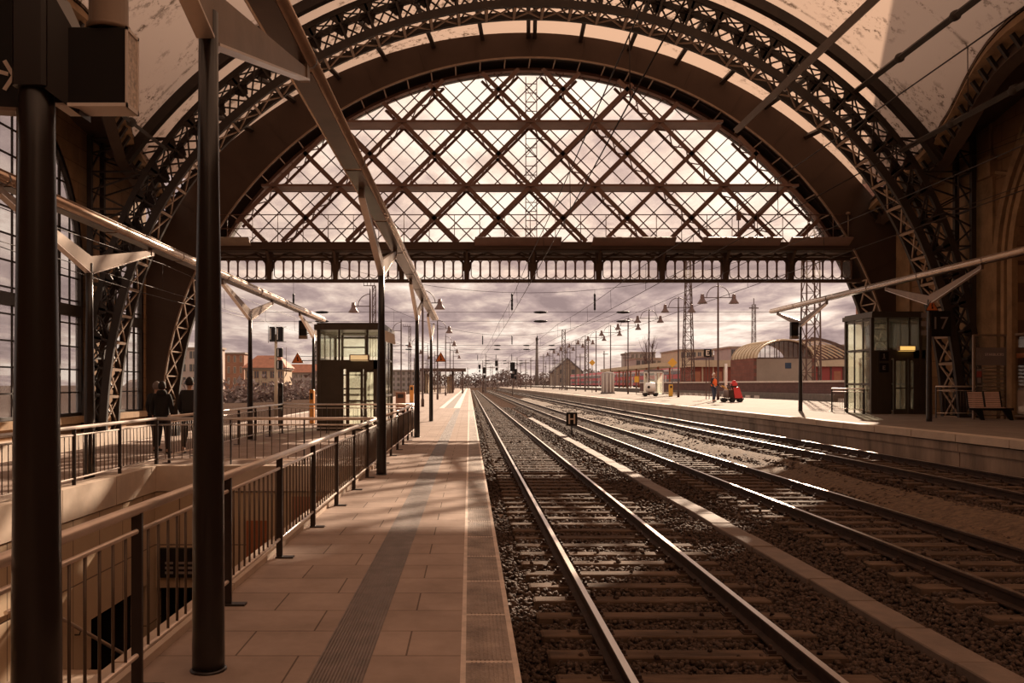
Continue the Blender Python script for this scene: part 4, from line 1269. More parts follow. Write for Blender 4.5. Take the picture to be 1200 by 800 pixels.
m = MB(); m.box(.122, .127, .012, .098, .014, .266); m.build('side_grille', M['screen_pale'], o)
o = thing('camera_dome', 'pale round drum standing on the dark box fitting', 'drum', (-1.27, Y1+.055, 2.829))
m = MB(); m.lathe([(.072, 0), (.072, .02), (.066, .022), (.064, .3), (.055, .33)], (0, 0, 0), 24); m.build('drum_body', M['arm'], o)
m = MB(); m.lathe([(.066, -.004), (.066, 0)], (0, 0, 0), 24); m.build('drum_ring', M['black'], o)
o = thing('direction_sign', 'dark hanging sign with a pale arrow at the left edge', 'sign', (-1.60, 3.06, 2.57), math.radians(12))
m = MB(); m.cbox(-.9, 0.02, -.03, .03, 0, .5, .006); m.build('board', M['black'], o)
m = MB()
m.hexa([(-.22, -.034, .150), (-.04, -.034, .110), (-.04, -.03, .110), (-.22, -.03, .150)], [(-.22, -.034, .164), (-.04, -.034, .124), (-.04, -.03, .124), (-.22, -.03, .164)])
for s in (-1, 1):
    m.beam((-.022, -.032, .112), (-.052, -.032, .112 + s*.052), .004, .014, up=(1, 0, 0))
m.build('arrow', M['sign_white'], o)
m = MB(); m.box(-.9, .02, -.035, .035, -.012, 0); m.build('lower_edge', M['arm'], o)

# ================================================================ FAR PLATFORM FURNITURE
def bench(label, x, y, z):
    o = thing('bench', label, 'bench', (x, y, z), math.radians(-8)); o.scale = (.8, .8, .95)
    for k in range(2):
        xc = -.42 + k*.66
        m = MB()
        for i in range(7):
            zz = .46 + i*.075; yy = .30 + i*.028
            m.hexa([(xc-.28, yy, zz), (xc+.28, yy, zz), (xc+.28, yy+.02, zz), (xc-.28, yy+.02, zz)], [(xc-.28, yy+.02, zz+.06), (xc+.28, yy+.02, zz+.06), (xc+.28, yy+.04, zz+.06), (xc-.28, yy+.04, zz+.06)])
        m.build('backrest', M['bench'], o)
        m = MB()
        for i in range(6): m.box(xc-.28, xc+.28, -.12+i*.07, -.065+i*.07, .42, .445)
        m.build('seat', M['bench'], o)
    m = MB(); m.box(-.8, .9, .05, .13, .34, .42).beam((-.09, .3, .42), (-.09, .5, 1.0), .05, .03).beam((-.75, .3, .42), (-.75, .5, 1.0), .05, .03).beam((.55, .3, .42), (.55, .5, 1.0), .05, .03); m.build('support_beam', M['black'], o)
    for xx in (-.35, .75):
        m = MB(); m.prism([(xx-.28, .34), (xx+.06, .34), (xx+.14, 0), (xx+.02, 0)], .04, .14); m.build('leg', M['black'], o)
    return o
bench('slatted two-seat bench before the glass shelter on the far platform', 17.05, 27.9, Z2)
sh = thing('glass_shelter', 'glass shelter with shop banner by the right stone wall', 'shelter', (17.18, 28.9, Z2), 0)
m = MB()
for (xx, yy) in ((-.1, 0), (1.05, 0), (1.05, -2.6), (1.05, -5.2)): m.box(xx-.035, xx+.035, yy-.035, yy+.035, 0, 2.85)
m.box(-.1, 1.05, -.03, .03, 2.8, 2.87).box(1.02, 1.08, -5.2, 0, 2.8, 2.87).box(-.1, 1.05, -.02, .02, .1, .15).box(1.02, 1.08, -5.2, 0, .1, .15)
m.build('frame', M['arm'], sh)
m = MB(); m.box(-.06, 1.02, -.008, .008, .15, 2.8).box(1.04, 1.06, -5.2, -.03, .15, 2.8); m.build('glazing', M['shopglass'], sh)
m = MB(); m.box(-.02, .98, -.018, -.009, 1.82, 2.42); bn = m.build('banner', M['poster'], sh)
text_obj('STARBUCKS', .118, M['sign_white'], (.59, -.020, 2.18), (PI/2, 0, 0), bn, 'shop_name', .002)
m = MB(); m.lathe([(.125, -.001), (.125, .001)], (.115, -.0215, 2.12), 24, 'y'); em = m.build('round_emblem', M['sign_grey'], bn)
m = MB(); m.lathe([(.10, -.001), (.10, .001)], (.115, -.024, 2.12), 24, 'y'); m.build('emblem_disc', M['poster'], em)
m = MB()
m.prism([(.115+.05*math.sin(k*2*PI/5)*(1 if True else 1), 2.165+.03*math.cos(k*2*PI/5)) for k in range(5)], -.027, -.025).box(.085, .145, -.027, -.025, 2.05, 2.13); m.build('emblem_figure', M['sign_grey'], em)
m = MB(); m.box(.0, .16, -.016, -.009, 1.42, 1.62); nb = m.build('notice', M['poster_red'], sh)
m = MB(); m.box(.0, .16, -.016, -.009, 1.62, 1.70).box(.02, .14, -.016, -.009, 1.22, 1.40).box(.0, .19, -.016, -.009, 1.10, 1.14); m.build('notice_paper', M['sign_grey'], sh)
m = MB()
for i in range(11): m.box(.22, .98, .02, .03, .45+i*.125, .50+i*.125)
m.build('blind_slats', M['greywall'], sh)
m = MB()
for i in range(5): m.box(1.10, 1.16, -4.6+i*.9, -4.0+i*.9, .2, 1.0)
m.build('inner_counter', M['fac_pink'], sh)
m = MB(); m.box(1.08, 1.12, -2.5, -.4, 2.05, 2.2); m.build('menu_light', M['terracotta'], sh)
# ================================================================ OUTSIDE
def bell(m, x, z, s=1.0):
    m.lathe([(.05*s, .30*s), (.13*s, .28*s), (.14*s, .12*s), (.17*s, .10*s), (.15*s, -.02*s), (.20*s, -.12*s), (.24*s, -.2*s), (.38*s, -.40*s), (.38*s, -.43*s), (.1*s, -.40*s)], (x, 0, z), 14)
def lamp_post(label, x, y, z0, heads, bar=8.1, top=9.1, r=.075, group=None, sp=1.2):
    o = thing('lamp_post', label, 'lamp post', (x, y, z0), 0, group)
    m = MB(); m.lathe([(r*1.5, 0), (r*1.5, .5), (r, .6), (r*.9, bar), (r*.6, top-.2), (.02, top)], (0, 0, 0), 10); m.build('post', M['lampiron'], o)
    m = MB(); a, b = (-sp if -1 in heads else 0), (sp if 1 in heads else 0)
    m.tube((a, 0, bar), (b, 0, bar), .035, .035, 6)
    for s in heads:
        m.path([(s*.88*math.cos(PI/2*k/8), 0, bar + .88*math.sin(PI/2*k/8)) for k in range(9)], .028, 6)
    m.build('arm', M['lampiron'], o)
    for s in heads:
        m = MB(); bell(m, s*sp, bar-.02); m.build('lamp_shade', M['lampbell'], o)
    return o
nm = ['nearest', 'second', 'third', 'fourth', 'fifth', 'sixth', 'seventh', 'eighth', 'ninth', 'tenth', 'eleventh']
for i, px in enumerate((841.5, 795, 760.5, 736, 715.5, 698.5, 686, 675, 664.5, 656, 648)):
    Y = 18.9/(px-550)*1000
    lamp_post('%s double-headed lamp post along the far platform' % nm[i], 18.9, Y, Z2, (-1, 1), 8.1 if i else 7.75, 9.15)
for i, Y in enumerate((60, 88, 118, 145, 175)):
    lamp_post('%s single lamp post along the near platform with its head to the right' % nm[i], -3.28, Y, 0, (1,), 7.3, 8.6)
    lamp_post('%s single lamp post along the near platform with its head to the left' % nm[i], -7.15, Y+1.5, 0, (-1,), 7.2, 8.5)

def lattice_mast(label, x, y, z0, h, w0, w1, m_=None, crown=False, n=None):
    o = thing('lattice_mast', label, 'mast', (x, y, z0)); m_ = m_ or M['mast']
    m = MB()
    for sx_ in (-1, 1):
        for sy in (-1, 1): m.beam((sx_*w0/2, sy*w0/2, 0), (sx_*w1/2, sy*w1/2, h), .11, .11, w1=.08, h1=.08)
    m.build('corner_legs', m_, o)
    m = MB(); n = n or max(6, int(h/max(.6, (w0+w1)/2*1.1)))
    for i in range(n):
        a, b = i/n, (i+1)/n; wa, wb = (w0+(w1-w0)*a)/2, (w0+(w1-w0)*b)/2
        s = 1 if i % 2 else -1
        for q in (-1, 1):
            m.beam((s*wa, q*wa, h*a), (-s*wb, q*wb, h*b), .05, .05).beam((q*wa, s*wa, h*a), (q*wb, -s*wb, h*b), .05, .05)
            m.beam((-wb, q*wb, h*b), (wb, q*wb, h*b), .045, .045)
    m.build('lacing', m_, o)
    if crown:
        m = MB(); m.box(-1.5, w1/2, -.06, .06, h, h+.1)
        for k in range(4): m.box(-1.5+k*.5, -1.42+k*.5, -.05, .05, h, h+.55)
        m.build('crown_arm', m_, o)
    return o
lattice_mast('wide red-brown lattice mast beside the far lift', 26.4, 66, Z2-.4, 13.6, 1.15, .95)
lattice_mast('tapering lattice mast behind the brick building', 25.9, 101, 0, 16.5, 1.3, .45)
lattice_mast('slim distant lattice mast behind the barrel roof', 55, 165, 0, 17.0, .75, .55, M['mast_gr'])
cm_ = bpy.data.objects['lattice_mast.002']; m = MB(); m.box(-.9, .9, -.08, .08, 16.2, 16.4).box(-.06, .06, -.06, .06, 17, 18.2); m.build('crown_arm', M['mast'], cm_)
lattice_mast('lattice mast with comb-like crown above the near lift', -13.5, 121, ZB, 16.3, .46, .42, crown=True)
lattice_mast('farther lattice mast with crown between two platform columns', -13.7, 196, ZB, 15.6, .5, .45, crown=True)
lattice_mast('grey lattice mast among the far lamp posts', 18.9, 171, 0, 12.5, .75, .6, M['mast_gr'])
lattice_mast('second grey lattice mast among the far lamp posts', 24.2, 176, 0, 10.8, .8, .7, M['mast_gr'])
o = thing('chimney', 'tall tapering chimney on the far horizon', 'chimney', (31.8, 402, ZB))
m = MB(); m.lathe([(.95, 0), (.65, 15), (.5, 23.5)], (0, 0, 0), 14); m.build('shaft', M['mast_gr'], o)
m = MB(); m.lathe([(.6, 23.0), (.65, 23.3), (.6, 24.2), (.4, 24.4)], (0, 0, 0), 14); m.build('cap', M['mast'], o)

def cat_mast(label, x, y, h, side, group):
    o = thing('catenary_mast', label, 'mast', (x, y, ZB), 0, group)
    m = MB(); m.beam((0, 0, 0), (0, 0, h), .24, .24, w1=.16, h1=.16); m.build('post', M['mast_gr'], o)
    m = MB(); m.beam((0, 0, h-1.6), (side*2.8, 0, h-1.3), .07, .07).beam((0, 0, h-.5), (side*2.6, 0, h-1.3), .05, .05).beam((side*.9, 0, h-2.3), (side*3.0, 0, h-2.5), .05, .05); m.build('bracket', M['mast'], o)
    m = MB(); m.lathe([(.07, 0), (.11, .05), (.11, .5), (.07, .55)], (side*.35, 0, h-1.62), 8, 'x'); m.build('insulator', M['black'], o)
    return o
spots = [(-12.8, 130), (-12.6, 195), (4.15, 215), (4.2, 268), (8.0, 240), (12.6, 225), (12.8, 290), (-13.2, 260), (22.5, 205), (23.5, 262), (29.5, 238), (33, 326), (36, 345), (8.2, 330), (15.5, 372), (27, 398)]
desc = ['by the left track', 'farther along the left track', 'between the tracks far ahead', 'between the tracks, farther one', 'right of the middle track', 'at the end of the far platform', 'beyond the far platform', 'far out along the left track', 'behind the far lamp posts', 'behind the distant lamp posts', 'by the train sidings', 'farther by the train sidings', 'near the distant gabled house', 'far out beyond the middle track', 'near the horizon brush', 'at the foot of the chimney']
for (x, y), d in zip(spots, desc):
    cat_mast('grey catenary mast %s' % d, x, y, 8.6 + rng.uniform(-.6, 1.4), -1 if x > 5 else 1, 'distant catenary masts')

def signal(label, x, y, h, heads):
    o = thing('railway_signal', label, 'signal', (x, y, ZB))
    m = MB(); m.tube((0, 0, 0), (0, 0, h), .09, .07, 8); m.build('post', M['mast_gr'], o)
    for (z, w, hh) in heads:
        m = MB(); m.cbox(-w/2, w/2, -.22, -.05, z-hh/2, z+hh/2, .02); hd = m.build('signal_head', M['black'], o)
        m = MB(); m.lathe([(.09, -.1), (.09, 0)], (0, -.22, z+hh*.2), 10, 'y'); m.build('lens_hood', M['rubber'], hd)
    return o
for i, (px, Y, top) in enumerate(((562, 346, 427), (582, 253, 422), (601, 159, 424), (604, 250, 432), (568, 230, 430))):
    P = at(px, top, Y); hh = P.z - ZB; P.x = (4.15, 8.05, 8.05, 13.5, 4.15)[i]
    signal('black railway signal far down the tracks, %s from the left' % ('second', 'third', 'fourth', 'fifth', 'first')[[0, 1, 2, 3, 4][i]] if False else ['black railway signal left of the vanishing rails', 'black railway signal straight down the middle track', 'black railway signal left of the chimney', 'small black railway signal right of the others', 'faint black railway signal on the horizon'][i], P.x, Y, hh, [(hh-.9, .9, 1.7), (hh-2.6, .6, .9)])
# signal cluster left of the lift
o = thing('signal_post', 'pale post carrying a cluster of black signal boxes left of the lift', 'signal', (-13.6, 60, ZB))
m = MB(); m.tube((0, 0, 0), (0, 0, 5.9), .13, .10, 10); m.build('post', M['cream'], o)
for k, (xa, xb, z, hh) in enumerate(((-.42, -.02, 5.9, 1.0), (.06, .55, 5.9, 1.0), (.1, .5, 4.6, .65), (.1, .5, 3.75, .65))):
    m = MB(); m.cbox(xa, xb, -.25, .05, z-hh/2, z+hh/2, .03); h_ = m.build('signal_head', M['black'], o)
    m = MB(); m.box(xa+.08, xa+.13, -.28, -.25, z-hh*.4, z+hh*.4); m.build('edge_strip', M['white_panel'], h_)
m = MB()
for z in (6.42, 5.38, 4.2, 3.4): m.tube((-.5, .08, z), (.72, .08, z), .02, .02, 6)
m.tube((-.55, .08, 5.3), (-.55, .08, 6.5), .02, .02, 6).tube((.72, .08, 3.3), (.72, .08, 5.0), .02, .02, 6)
m.build('guard_rails', M['mast_gr'], o)

# ---------------------------------------------------------------- wires
def sag(p0, p1, s, n=10):
    p0 = Vector(p0); p1 = Vector(p1)
    return [p0.lerp(p1, i/n) - Vector((0, 0, 4*s*(i/n)*(1-i/n))) for i in range(n+1)]
for tx, dzz, lab_ in ((TX[0], 0.15, 'the nearest track'), (TX[1], .0, 'the middle track'), (TX[2], .1, 'the farthest track'), (TX[3], 0, 'the left track')):
    o = thing('overhead_line', 'overhead contact wire and carrying cable above %s' % lab_, 'overhead wire', (tx, 62, 5.0+dzz))
    m = MB(); zc = 0
    zig = lambda y: .25*math.sin(y/31.0)
    m.path([(zig(y), y-62, zc) for y in range(4 if tx < 5 else 12, 330, 12)], .011, 5); m.build('contact_wire', M['wire'], o)
    m = MB(); pts = []
    sups = [4, 31, 62, 118, 176, 236, 300]
    for a, b in zip(sups, sups[1:]): pts += sag((zig(a), a-62, .95), (zig(b), b-62, .95), .35 if b-a > 40 else .15, 8)[:-1]
    m.path(pts, .011, 5); m.build('carrying_cable', M['wire'], o)
    for p in pts[::2]:
        m = MB(); m.tube((zig(p.y+62), p.y, 0), p, .007, .007, 4); m.build('dropper', M['wire'], o)
def headspan(label, Y, xa, xb, ztop, zs, xs, r=.016):
    o = thing('cross_span', label, 'overhead wire', (0, Y, zs[0]))
    l = lambda mb: loc(mb, o)
    m = MB(); m.path(sag((xa, Y, ztop), (xb, Y, ztop), ztop - zs[0] - 1.5, 24), r, 5); l(m).build('support_cable', M['wire'], o)
    for z in zs:
        m = MB(); m.path([(xa, Y, z), (xb, Y, z+.02)], r*.9, 5); l(m).build('cross_wire', M['wire'], o)
    for x in xs:
        t = (x-xa)/(xb-xa); zt = ztop - 4*(ztop-zs[0]-1.5)*t*(1-t)
        m = MB(); m.tube((x, Y, zs[0]), (x, Y, zt), r*.8, r*.8, 5).lathe([(.05, -.0), (.09, .1), (.07, .25), (.09, .4), (.07, .6), (.09, .8), (.07, 1.0), (.09, 1.2), (.04, 1.3)], (x, Y, zs[0]+.15), 8); l(m).build('hanger_insulator', M['black'], o)
        for z in zs:
            m = MB(); m.lathe([(.02, -.55), (.08, -.4), (.11, 0), (.08, .4), (.02, .55)], (x+2.2, Y, z), 8, 'x'); l(m).build('wire_insulator', M['black'], o)
    return o
headspan('nearest cross span of wires with black insulators behind the bridge', 66, -17, 26.3, 13, (7.15, 6.45), (-13.6, 3.3, 9.7))
headspan('second cross span of wires farther down the tracks', 128, -13, 25, 13.5, (7.4, 6.8), (-11.3, 2.0, 6.4, 10.2), .022)
headspan('third cross span of wires near the horizon', 205, -13, 24, 12.5, (7.2, 6.6), (2.0, 6.4, 10.2), .03)
# sloping feeder and slack cables inside the hall
for lab_, p0, p1, s in (('slack cable running from the right wall to the end arch', (WXR, 22.5, 9.6), at(1020, 221, 36), .2), ('thin cable sagging along the arched left windows', (-13.2, 18, 5.7), at(290, 372, 40), .3), ('thin cable rising across the right stone wall', (WXR-.1, 20, 8.4), at(1080, 258, 30.0), .15)):
    m = MB(); m.path(sag(p0, p1, s, 12), .013, 5); o = m.build('cable', M['wire']); tag(o, lab_, 'cable')

# ---------------------------------------------------------------- far platform, outdoors
m = MB(); m.hexa([(24.0, 120, Z2-.1), (24.35, 120, Z2-.1), (25.7, 55, Z2-.1), (25.35, 55, Z2-.1)], [(24.0, 120, 1.72), (24.35, 120, 1.72), (25.7, 55, 1.72), (25.35, 55, 1.72)])
m.mat(1).hexa([(23.9, 120, 1.72), (24.45, 120, 1.72), (25.8, 55, 1.72), (25.25, 55, 1.72)], [(23.9, 120, 1.86), (24.45, 120, 1.86), (25.8, 55, 1.86), (25.25, 55, 1.86)])
for i in range(28):
    t = i/28; y = 56 + 62*t; x = 25.3 - 1.33*t
    m.mat(1).box(x-.7, x+.0, y, y+1.2, Z2, Z2+.22)
struct('wall_retaining', m, [M['retain'], M['edge_lt']], 'dark red retaining wall with pale coping behind the far platform')
m = MB(); m.box(25.6, 27.4, 58.5, 58.9, Z2-.1, 1.75); struct('wall_return', m, M['fac_brick'], 'brown end of the retaining wall')
g2 = MB(); g2.box(24.3, 140, 57, 420, -.5, .9); struct('yard_ground', g2, M['asphalt'], 'raised yard behind the retaining wall')

# barrel-roofed hall
hb_ = thing('barrel_hall', 'hall with pale barrel roof and glazed front beyond the far platform', 'building', (33.2, 90, .9))
m = MB(); m.box(-2.9, 2.9, 0, .3, 0, 3.4); m.build('front_wall', M['greywall'], hb_)
def barc(r, y, n=20, sc=.62): return [(r*math.cos(PI-PI*i/n)*1.0, y, 3.45 + r*sc*math.sin(PI*i/n)) for i in range(n+1)]
m = MB(); 
ro, ri = barc(3.15, -.5), barc(2.95, -.5)
ro2, ri2 = barc(3.15, 8), barc(2.95, 8)
m.rings([[ro[i], ri[i], ri2[i], ro2[i]] for i in range(21)]); m.build('barrel_roof', M['roof_y'], hb_)
m = MB()
for k in range(8): m.path(barc(3.2, .3+k*1.05), .05, 5)
m.build('roof_ribs', M['cream'], hb_)
m = MB(); m.sweep([(p[0], .05, p[2]) for p in barc(2.9, 0)], .12, .12, (0, 1, 0))
for i in range(-5, 6): 
    x = i*.5; m.beam((x, .05, 3.45), (x, .05, 3.45+.62*math.sqrt(max(.01, 2.9**2-x*x))), .06, .06)
m.beam((-2.9, .05, 3.45), (2.9, .05, 3.45), .14, .14); m.build('lunette_frame', M['mast'], hb_)
m = MB(); m.poly([(p[0], .12, p[2]) for p in barc(2.85, 0)]); m.build('lunette_glass', M['winglass'], hb_)
m = MB(); m.box(-3.2, -2.9, 0, 8, 0, 3.45).box(2.9, 3.2, 0, 8, 0, 3.45).box(-2.9, 2.9, 7.7, 8, 0, 3.45); m.build('side_walls', M['brickred'], hb_)
m = MB(); m.box(.1, .75, -.03, 0, 2.35, 2.95); m.build('blue_plate', M['denim'], hb_)
hc = thing('open_canopy', 'open ribbed canopy with pale rafters right of the barrel hall', 'canopy', (39.4, 92, .9))
m = MB()
for k in range(9):
    m.sweep([(-2.6 + 5.2*i/10, k*1.3, 5.55 - 1.9*(i/10)**1.7) for i in range(11)], .18, .12, (0, 0, 1))
m.build('rafters', M['cream'], hc)
m = MB(); m.beam((-2.6, 0, 5.5), (-2.6, 10.4, 5.5), .2, .2).beam((2.6, 0, 3.6), (2.6, 10.4, 3.6), .2, .2).sweep([(-2.6 + 5.2*i/10, 0, 5.62 - 1.9*(i/10)**1.7) for i in range(11)], .2, .3, (0, 0, 1)); m.build('edge_beams', M['mast'], hc)
for xx in (-2.6, 2.6):
    for yy in (0.2, 10.2):
        m = MB(); m.tube((xx, yy, 0), (xx, yy, 5.4 if xx < 0 else 3.5), .1, .1, 8); m.build('post', M['mast_gr'], hc)
def shed(label, xa, xb, y, mm, pm):
    o = thing('brick_shed', label, 'building', (xa, y, .9)); w = xb - xa
    m = MB(); m.box(0, w, 0, .3, 0, 2.9).box(0, .3, .3, 6, 0, 2.9).box(w-.3, w, .3, 6, 0, 2.9); m.build('wall', mm, o)
    m = MB(); m.box(-.3, w+.3, -.5, 6.3, 2.9, 3.75); m.build('fascia', M['cream'], o)
    n = int(w/1.35)
    for k in range(n+1):
        m = MB(); m.box(w*k/n-.09, w*k/n+.09, -.08, 0, 0, 2.9); m.build('pilaster', pm, o)
    for k in range(0, n, 2):
        m = MB(); m.box(w*(k+.25)/n, w*(k+.8)/n, -.04, 0, .3, 2.3); m.build('door', M['redroof'], o)
shed('low red panelled shed with cream fascia left of the barrel hall', 28.4, 38.0, 109, brick_mat('red_panels', (0.30, 0.085, 0.055), (0.25, 0.07, 0.05), (0.2, 0.09, 0.06), 1.2, 2.9, 'xz', .03, .8, 0, .2), M['cream'])
shed('low red panelled shed with cream fascia right of the barrel hall', 42.2, 50.0, 107, M['poster_red'], M['mast'])
# long flat platform canopy with columns
o = thing('platform_canopy', 'long flat cream canopy on columns beyond the lamp posts', 'canopy', (29.2, 134, .9))
m = MB(); m.box(-2.2, 2.2, -12, 42, 3.2, 3.75); m.build('roof_slab', M['cream'], o)
for k in range(7):
    for xx in (-1.8, 1.8):
        m = MB(); m.tube((xx, -10+k*8, 0), (xx, -10+k*8, 3.2), .14, .14, 8); m.build('post', M['redroof'], o)
# large flat-roofed blocks behind
def block(label, cat, pxa, pxb, ptop, Y, zb, depth, fm, nx, ny, roof=None, wm=None, seed=0, wfrac=.5, name='apartment_building'):
    a = at(pxa, ptop, Y); b = at(pxb, ptop, Y); w = b.x - a.x; h = a.z - zb
    o = thing(name, label, cat, ((a.x+b.x)/2, Y, zb))
    m = MB(); m.box(-w/2, w/2, 0, depth, 0, h); m.build('wall', fm, o)
    m = MB(); m.box(-w/2-.3, w/2+.3, -.3, depth+.3, h-.15, h+.25); m.build('cornice', M['greywall'], o)
    proto = None; pw, ph = w/nx, h/ny
    for j in range(ny):
        for i in range(nx):
            x = -w/2 + pw*(i+.5); z = ph*(j+.5)
            if proto is None:
                m = MB(); q, r_ = pw*wfrac/2, ph*.28
                m.box(-q-.08, q+.08, -.06, 0, -r_-.08, r_+.08); m.mat(1).box(-q, q, -.09, -.05, -r_, r_); m.mat(0).box(-.05, .05, -.11, -.05, -r_, r_)
                proto = m.build('window', [wm or M['cream'], M['pane_dk']], o); c = proto
            else:
                c = proto.copy(); COL.objects.link(c); c.parent = o
            c.location = (x, 0, z)
    if roof:
        m = MB(); e = .5
        m.hexa([(-w/2-e, -e, h+.2), (w/2+e, -e, h+.2), (w/2+e, depth+e, h+.2), (-w/2-e, depth+e, h+.2)], [(-w/2+roof*.6, depth*.45, h+roof), (w/2-roof*.6, depth*.45, h+roof), (w/2-roof*.6, depth*.55, h+roof), (-w/2+roof*.6, depth*.55, h+roof)])
        m.build('roof', M['redroof'], o)
    return o
block('pinkish three-storey building with large paired windows behind the walkers', 'building', 196, 256, 408, 190, -2, 5, M['fac_pink'], 5, 4, wm=M['cream'], wfrac=.62)
block('brown brick block with small pale windows between two posts', 'building', 257, 286, 414, 232, -2, 5, M['fac_brick'], 4, 4, wm=M['cream'], wfrac=.3)
block('ochre house with red hipped roof left of the signal post', 'building', 287, 333, 432, 160, -2, 7, M['fac_yel'], 5, 3, roof=2.6, wm=M['fac_brick'], wfrac=.5)
block('long grey row of flats with red roof left of the lift', 'building', 333, 378, 437, 260, -2, 8, M['fac_grey'], 8, 4, roof=2.8, wm=M['cream'], wfrac=.5)
block('tall grey tower block behind the lift', 'building', 366, 384, 400, 420, -2, 6, M['fac_grey'], 3, 12, wm=M['white_panel'], wfrac=.6)
block('grey flats seen between the lift and the platform columns', 'building', 452, 500, 434, 340, -2, 18, M['fac_grey'], 8, 4, wm=M['cream'], wfrac=.5)
block('grey slab block beyond the red train', 'building', 739, 768, 413, 330, 0, 20, M['fac_grey'], 6, 5, wm=M['cream'], wfrac=.5)
block('long grey hall behind the flat cream canopy', 'building', 745, 800, 420, 280, 0, 20, M['fac_grey'], 9, 3, wm=M['mast_gr'], wfrac=.6)
block('beige block with dark flat roof behind the lettered lamp post', 'building', 797, 836, 410, 250, 0, 25, M['cream'], 6, 4, wm=M['fac_pink'], wfrac=.6)
block('dark flat-roofed building right of the lettered lamp post', 'building', 833, 858, 417, 200, 0, 20, M['slate'], 4, 3, wm=M['mast_gr'], wfrac=.6)
block('small grey rooftop block left of the barrel roof', 'building', 856, 869, 407, 180, 0, 12, M['fac_grey'], 2, 4, wm=M['mast_gr'], wfrac=.6)
block('low brown building seen past the glass of the far lift', 'building', 968, 1000, 405, 180, 0, 12, M['retain'], 3, 4, wm=M['mast_gr'], wfrac=.5)
o = thing('gabled_house', 'house with dark gabled roof behind the far lamp posts', 'building', (41.6, 362, 0)); o.scale = (1.2, 1, 1.2)
m = MB(); m.prism([(-5, 0), (5, 0), (5, 6.0), (0, 10.4), (-5, 6.0)], 0, 14); m.build('wall', M['greywall'], o)
m = MB()
for s in (-1, 1): m.hexa([(s*0, -.4, 10.3), (s*5.6, -.4, 5.4), (s*5.6, 14.4, 5.4), (s*0, 14.4, 10.3)], [(s*0, -.4, 10.8), (s*5.6, -.4, 5.9), (s*5.6, 14.4, 5.9), (s*0, 14.4, 10.8)])
m.build('roof', M['slate'], o)
for x, z in ((-2, 2), (2, 2), (-2, 5), (2, 5)):
    m = MB(); m.box(x-.6, x+.6, -.06, 0, z, z+1.5); m.build('window', M['pane_dk'], o)
# red double-deck train
def coach(label, y):
    o = thing('train_coach', label, 'train coach', (40, y, .9))
    L_ = 25.5
    prof = [(-1.4, .4), (1.4, .4), (1.4, 3.4), (1.05, 4.2), (-1.05, 4.2), (-1.4, 3.4)]
    m = MB(); m.prism(prof, 0, L_, 'xz'); m.build('body', M['train_red'], o)
    m = MB(); m.box(-1.44, -1.36, 1, L_-1, 1.05, 1.7).box(-1.44, -1.36, 1, L_-1, 2.55, 3.15); m.build('window_band', M['train_dk'], o)
    m = MB(); m.box(-1.43, -1.37, .2, L_-.2, 3.2, 3.55).box(-1.0, 1.0, .2, L_-.2, 4.2, 4.28); m.build('pale_roof_band', M['train_wh'], o)
    for d in (3.2, L_-4.6):
        m = MB(); m.box(-1.46, -1.4, d, d+1.4, .5, 2.4); m.build('door', M['train_wh'], o)
    m = MB()
    for d in (3, L_-3):
        for q in (-1, 1): m.lathe([(.46, -1.2), (.46, 1.2)], (0, d+q*.9, .42), 12, 'x')
    m.build('bogies', M['rubber'], o)
for i in range(7):
    coach(['nearest red coach of the train behind the flat canopy', 'second red coach of the standing train', 'third red coach of the standing train', 'fourth red coach of the standing train', 'fifth red coach of the standing train', 'sixth red coach of the standing train', 'last red coach of the standing train'][i], 146 + i*26)

# low wooded bank closing the view
m = MB(); rows = []
r_ = np.random.default_rng(5)
for i in range(90):
    x = -260 + i*7
    h_ = 3.6 + 1.8*math.sin(i*.31) + 1.2*math.sin(i*.83+1) + r_.uniform(-.5, .5)
    y0 = 640 + 40*math.sin(i*.13)
    rows.append([(x, y0, ZB - .2), (x, y0+7, h_*.6), (x, y0+14, h_), (x, y0+40, h_*.8), (x, y0+60, ZB - .2)])
m.rings(rows, cap=False, closed=False)
struct('hills', m, M['bush'], 'low brown wooded bank along the horizon')
# brush and bare trees along the horizon
def brush(label, x, y, w, h, seed):
    r = np.random.default_rng(seed); m = MB(); m.smooth(False)
    o = thing('tree', label, 'tree', (x, y, ZB), 0, 'bare brush along the horizon')
    m.path([(0, 0, 0), (.1*w*.1, 0, h*.35), (0, 0, h*.6)], [.3, .22, .1], 6); m.build('trunk', M['mast'], o)
    m = MB()
    for k in range(620):
        a = r.uniform(0, 2*PI); rr = w/2*math.sqrt(r.uniform(0, 1)); zz = h*r.uniform(.15, .95)*(1 - .35*(rr/(w/2))**2)
        c = Vector((rr*math.cos(a), rr*math.sin(a), zz)); s = h*.05*r.uniform(.6, 1.4)
        pts = []
        for q in range(6):
            v = Vector(r.normal(0, 1, 3)); v.normalize(); pts.append(c + v*s*r.uniform(.6, 1.4))
        for (i, j, l) in ((0, 1, 2), (1, 2, 3), (2, 3, 4), (3, 4, 5), (0, 2, 4), (1, 3, 5)): m.poly([pts[i], pts[j], pts[l]])
    m.build('crown', M['bush'], o)
hz = [(-45, 520), (-26, 560), (-8, 600), (4, 560), (14, 610), (24, 540), (34, 590), (45, 520), (56, 480), (70, 500), (-60, 440), (-75, 400)]
for k, (x, y) in enumerate(hz):
    brush('bare brown tree on the horizon %s' % ['left behind the lift', 'left of the shelter', 'behind the shelter roof', 'where the platform vanishes', 'where the rails vanish', 'right of the vanishing rails', 'left of the chimney', 'behind the gabled house', 'right of the gabled house', 'behind the train', 'beyond the ochre house', 'beyond the brick block'][k], x, y, 17 + (k*5) % 7, 9.5 + (k*3) % 4, k)
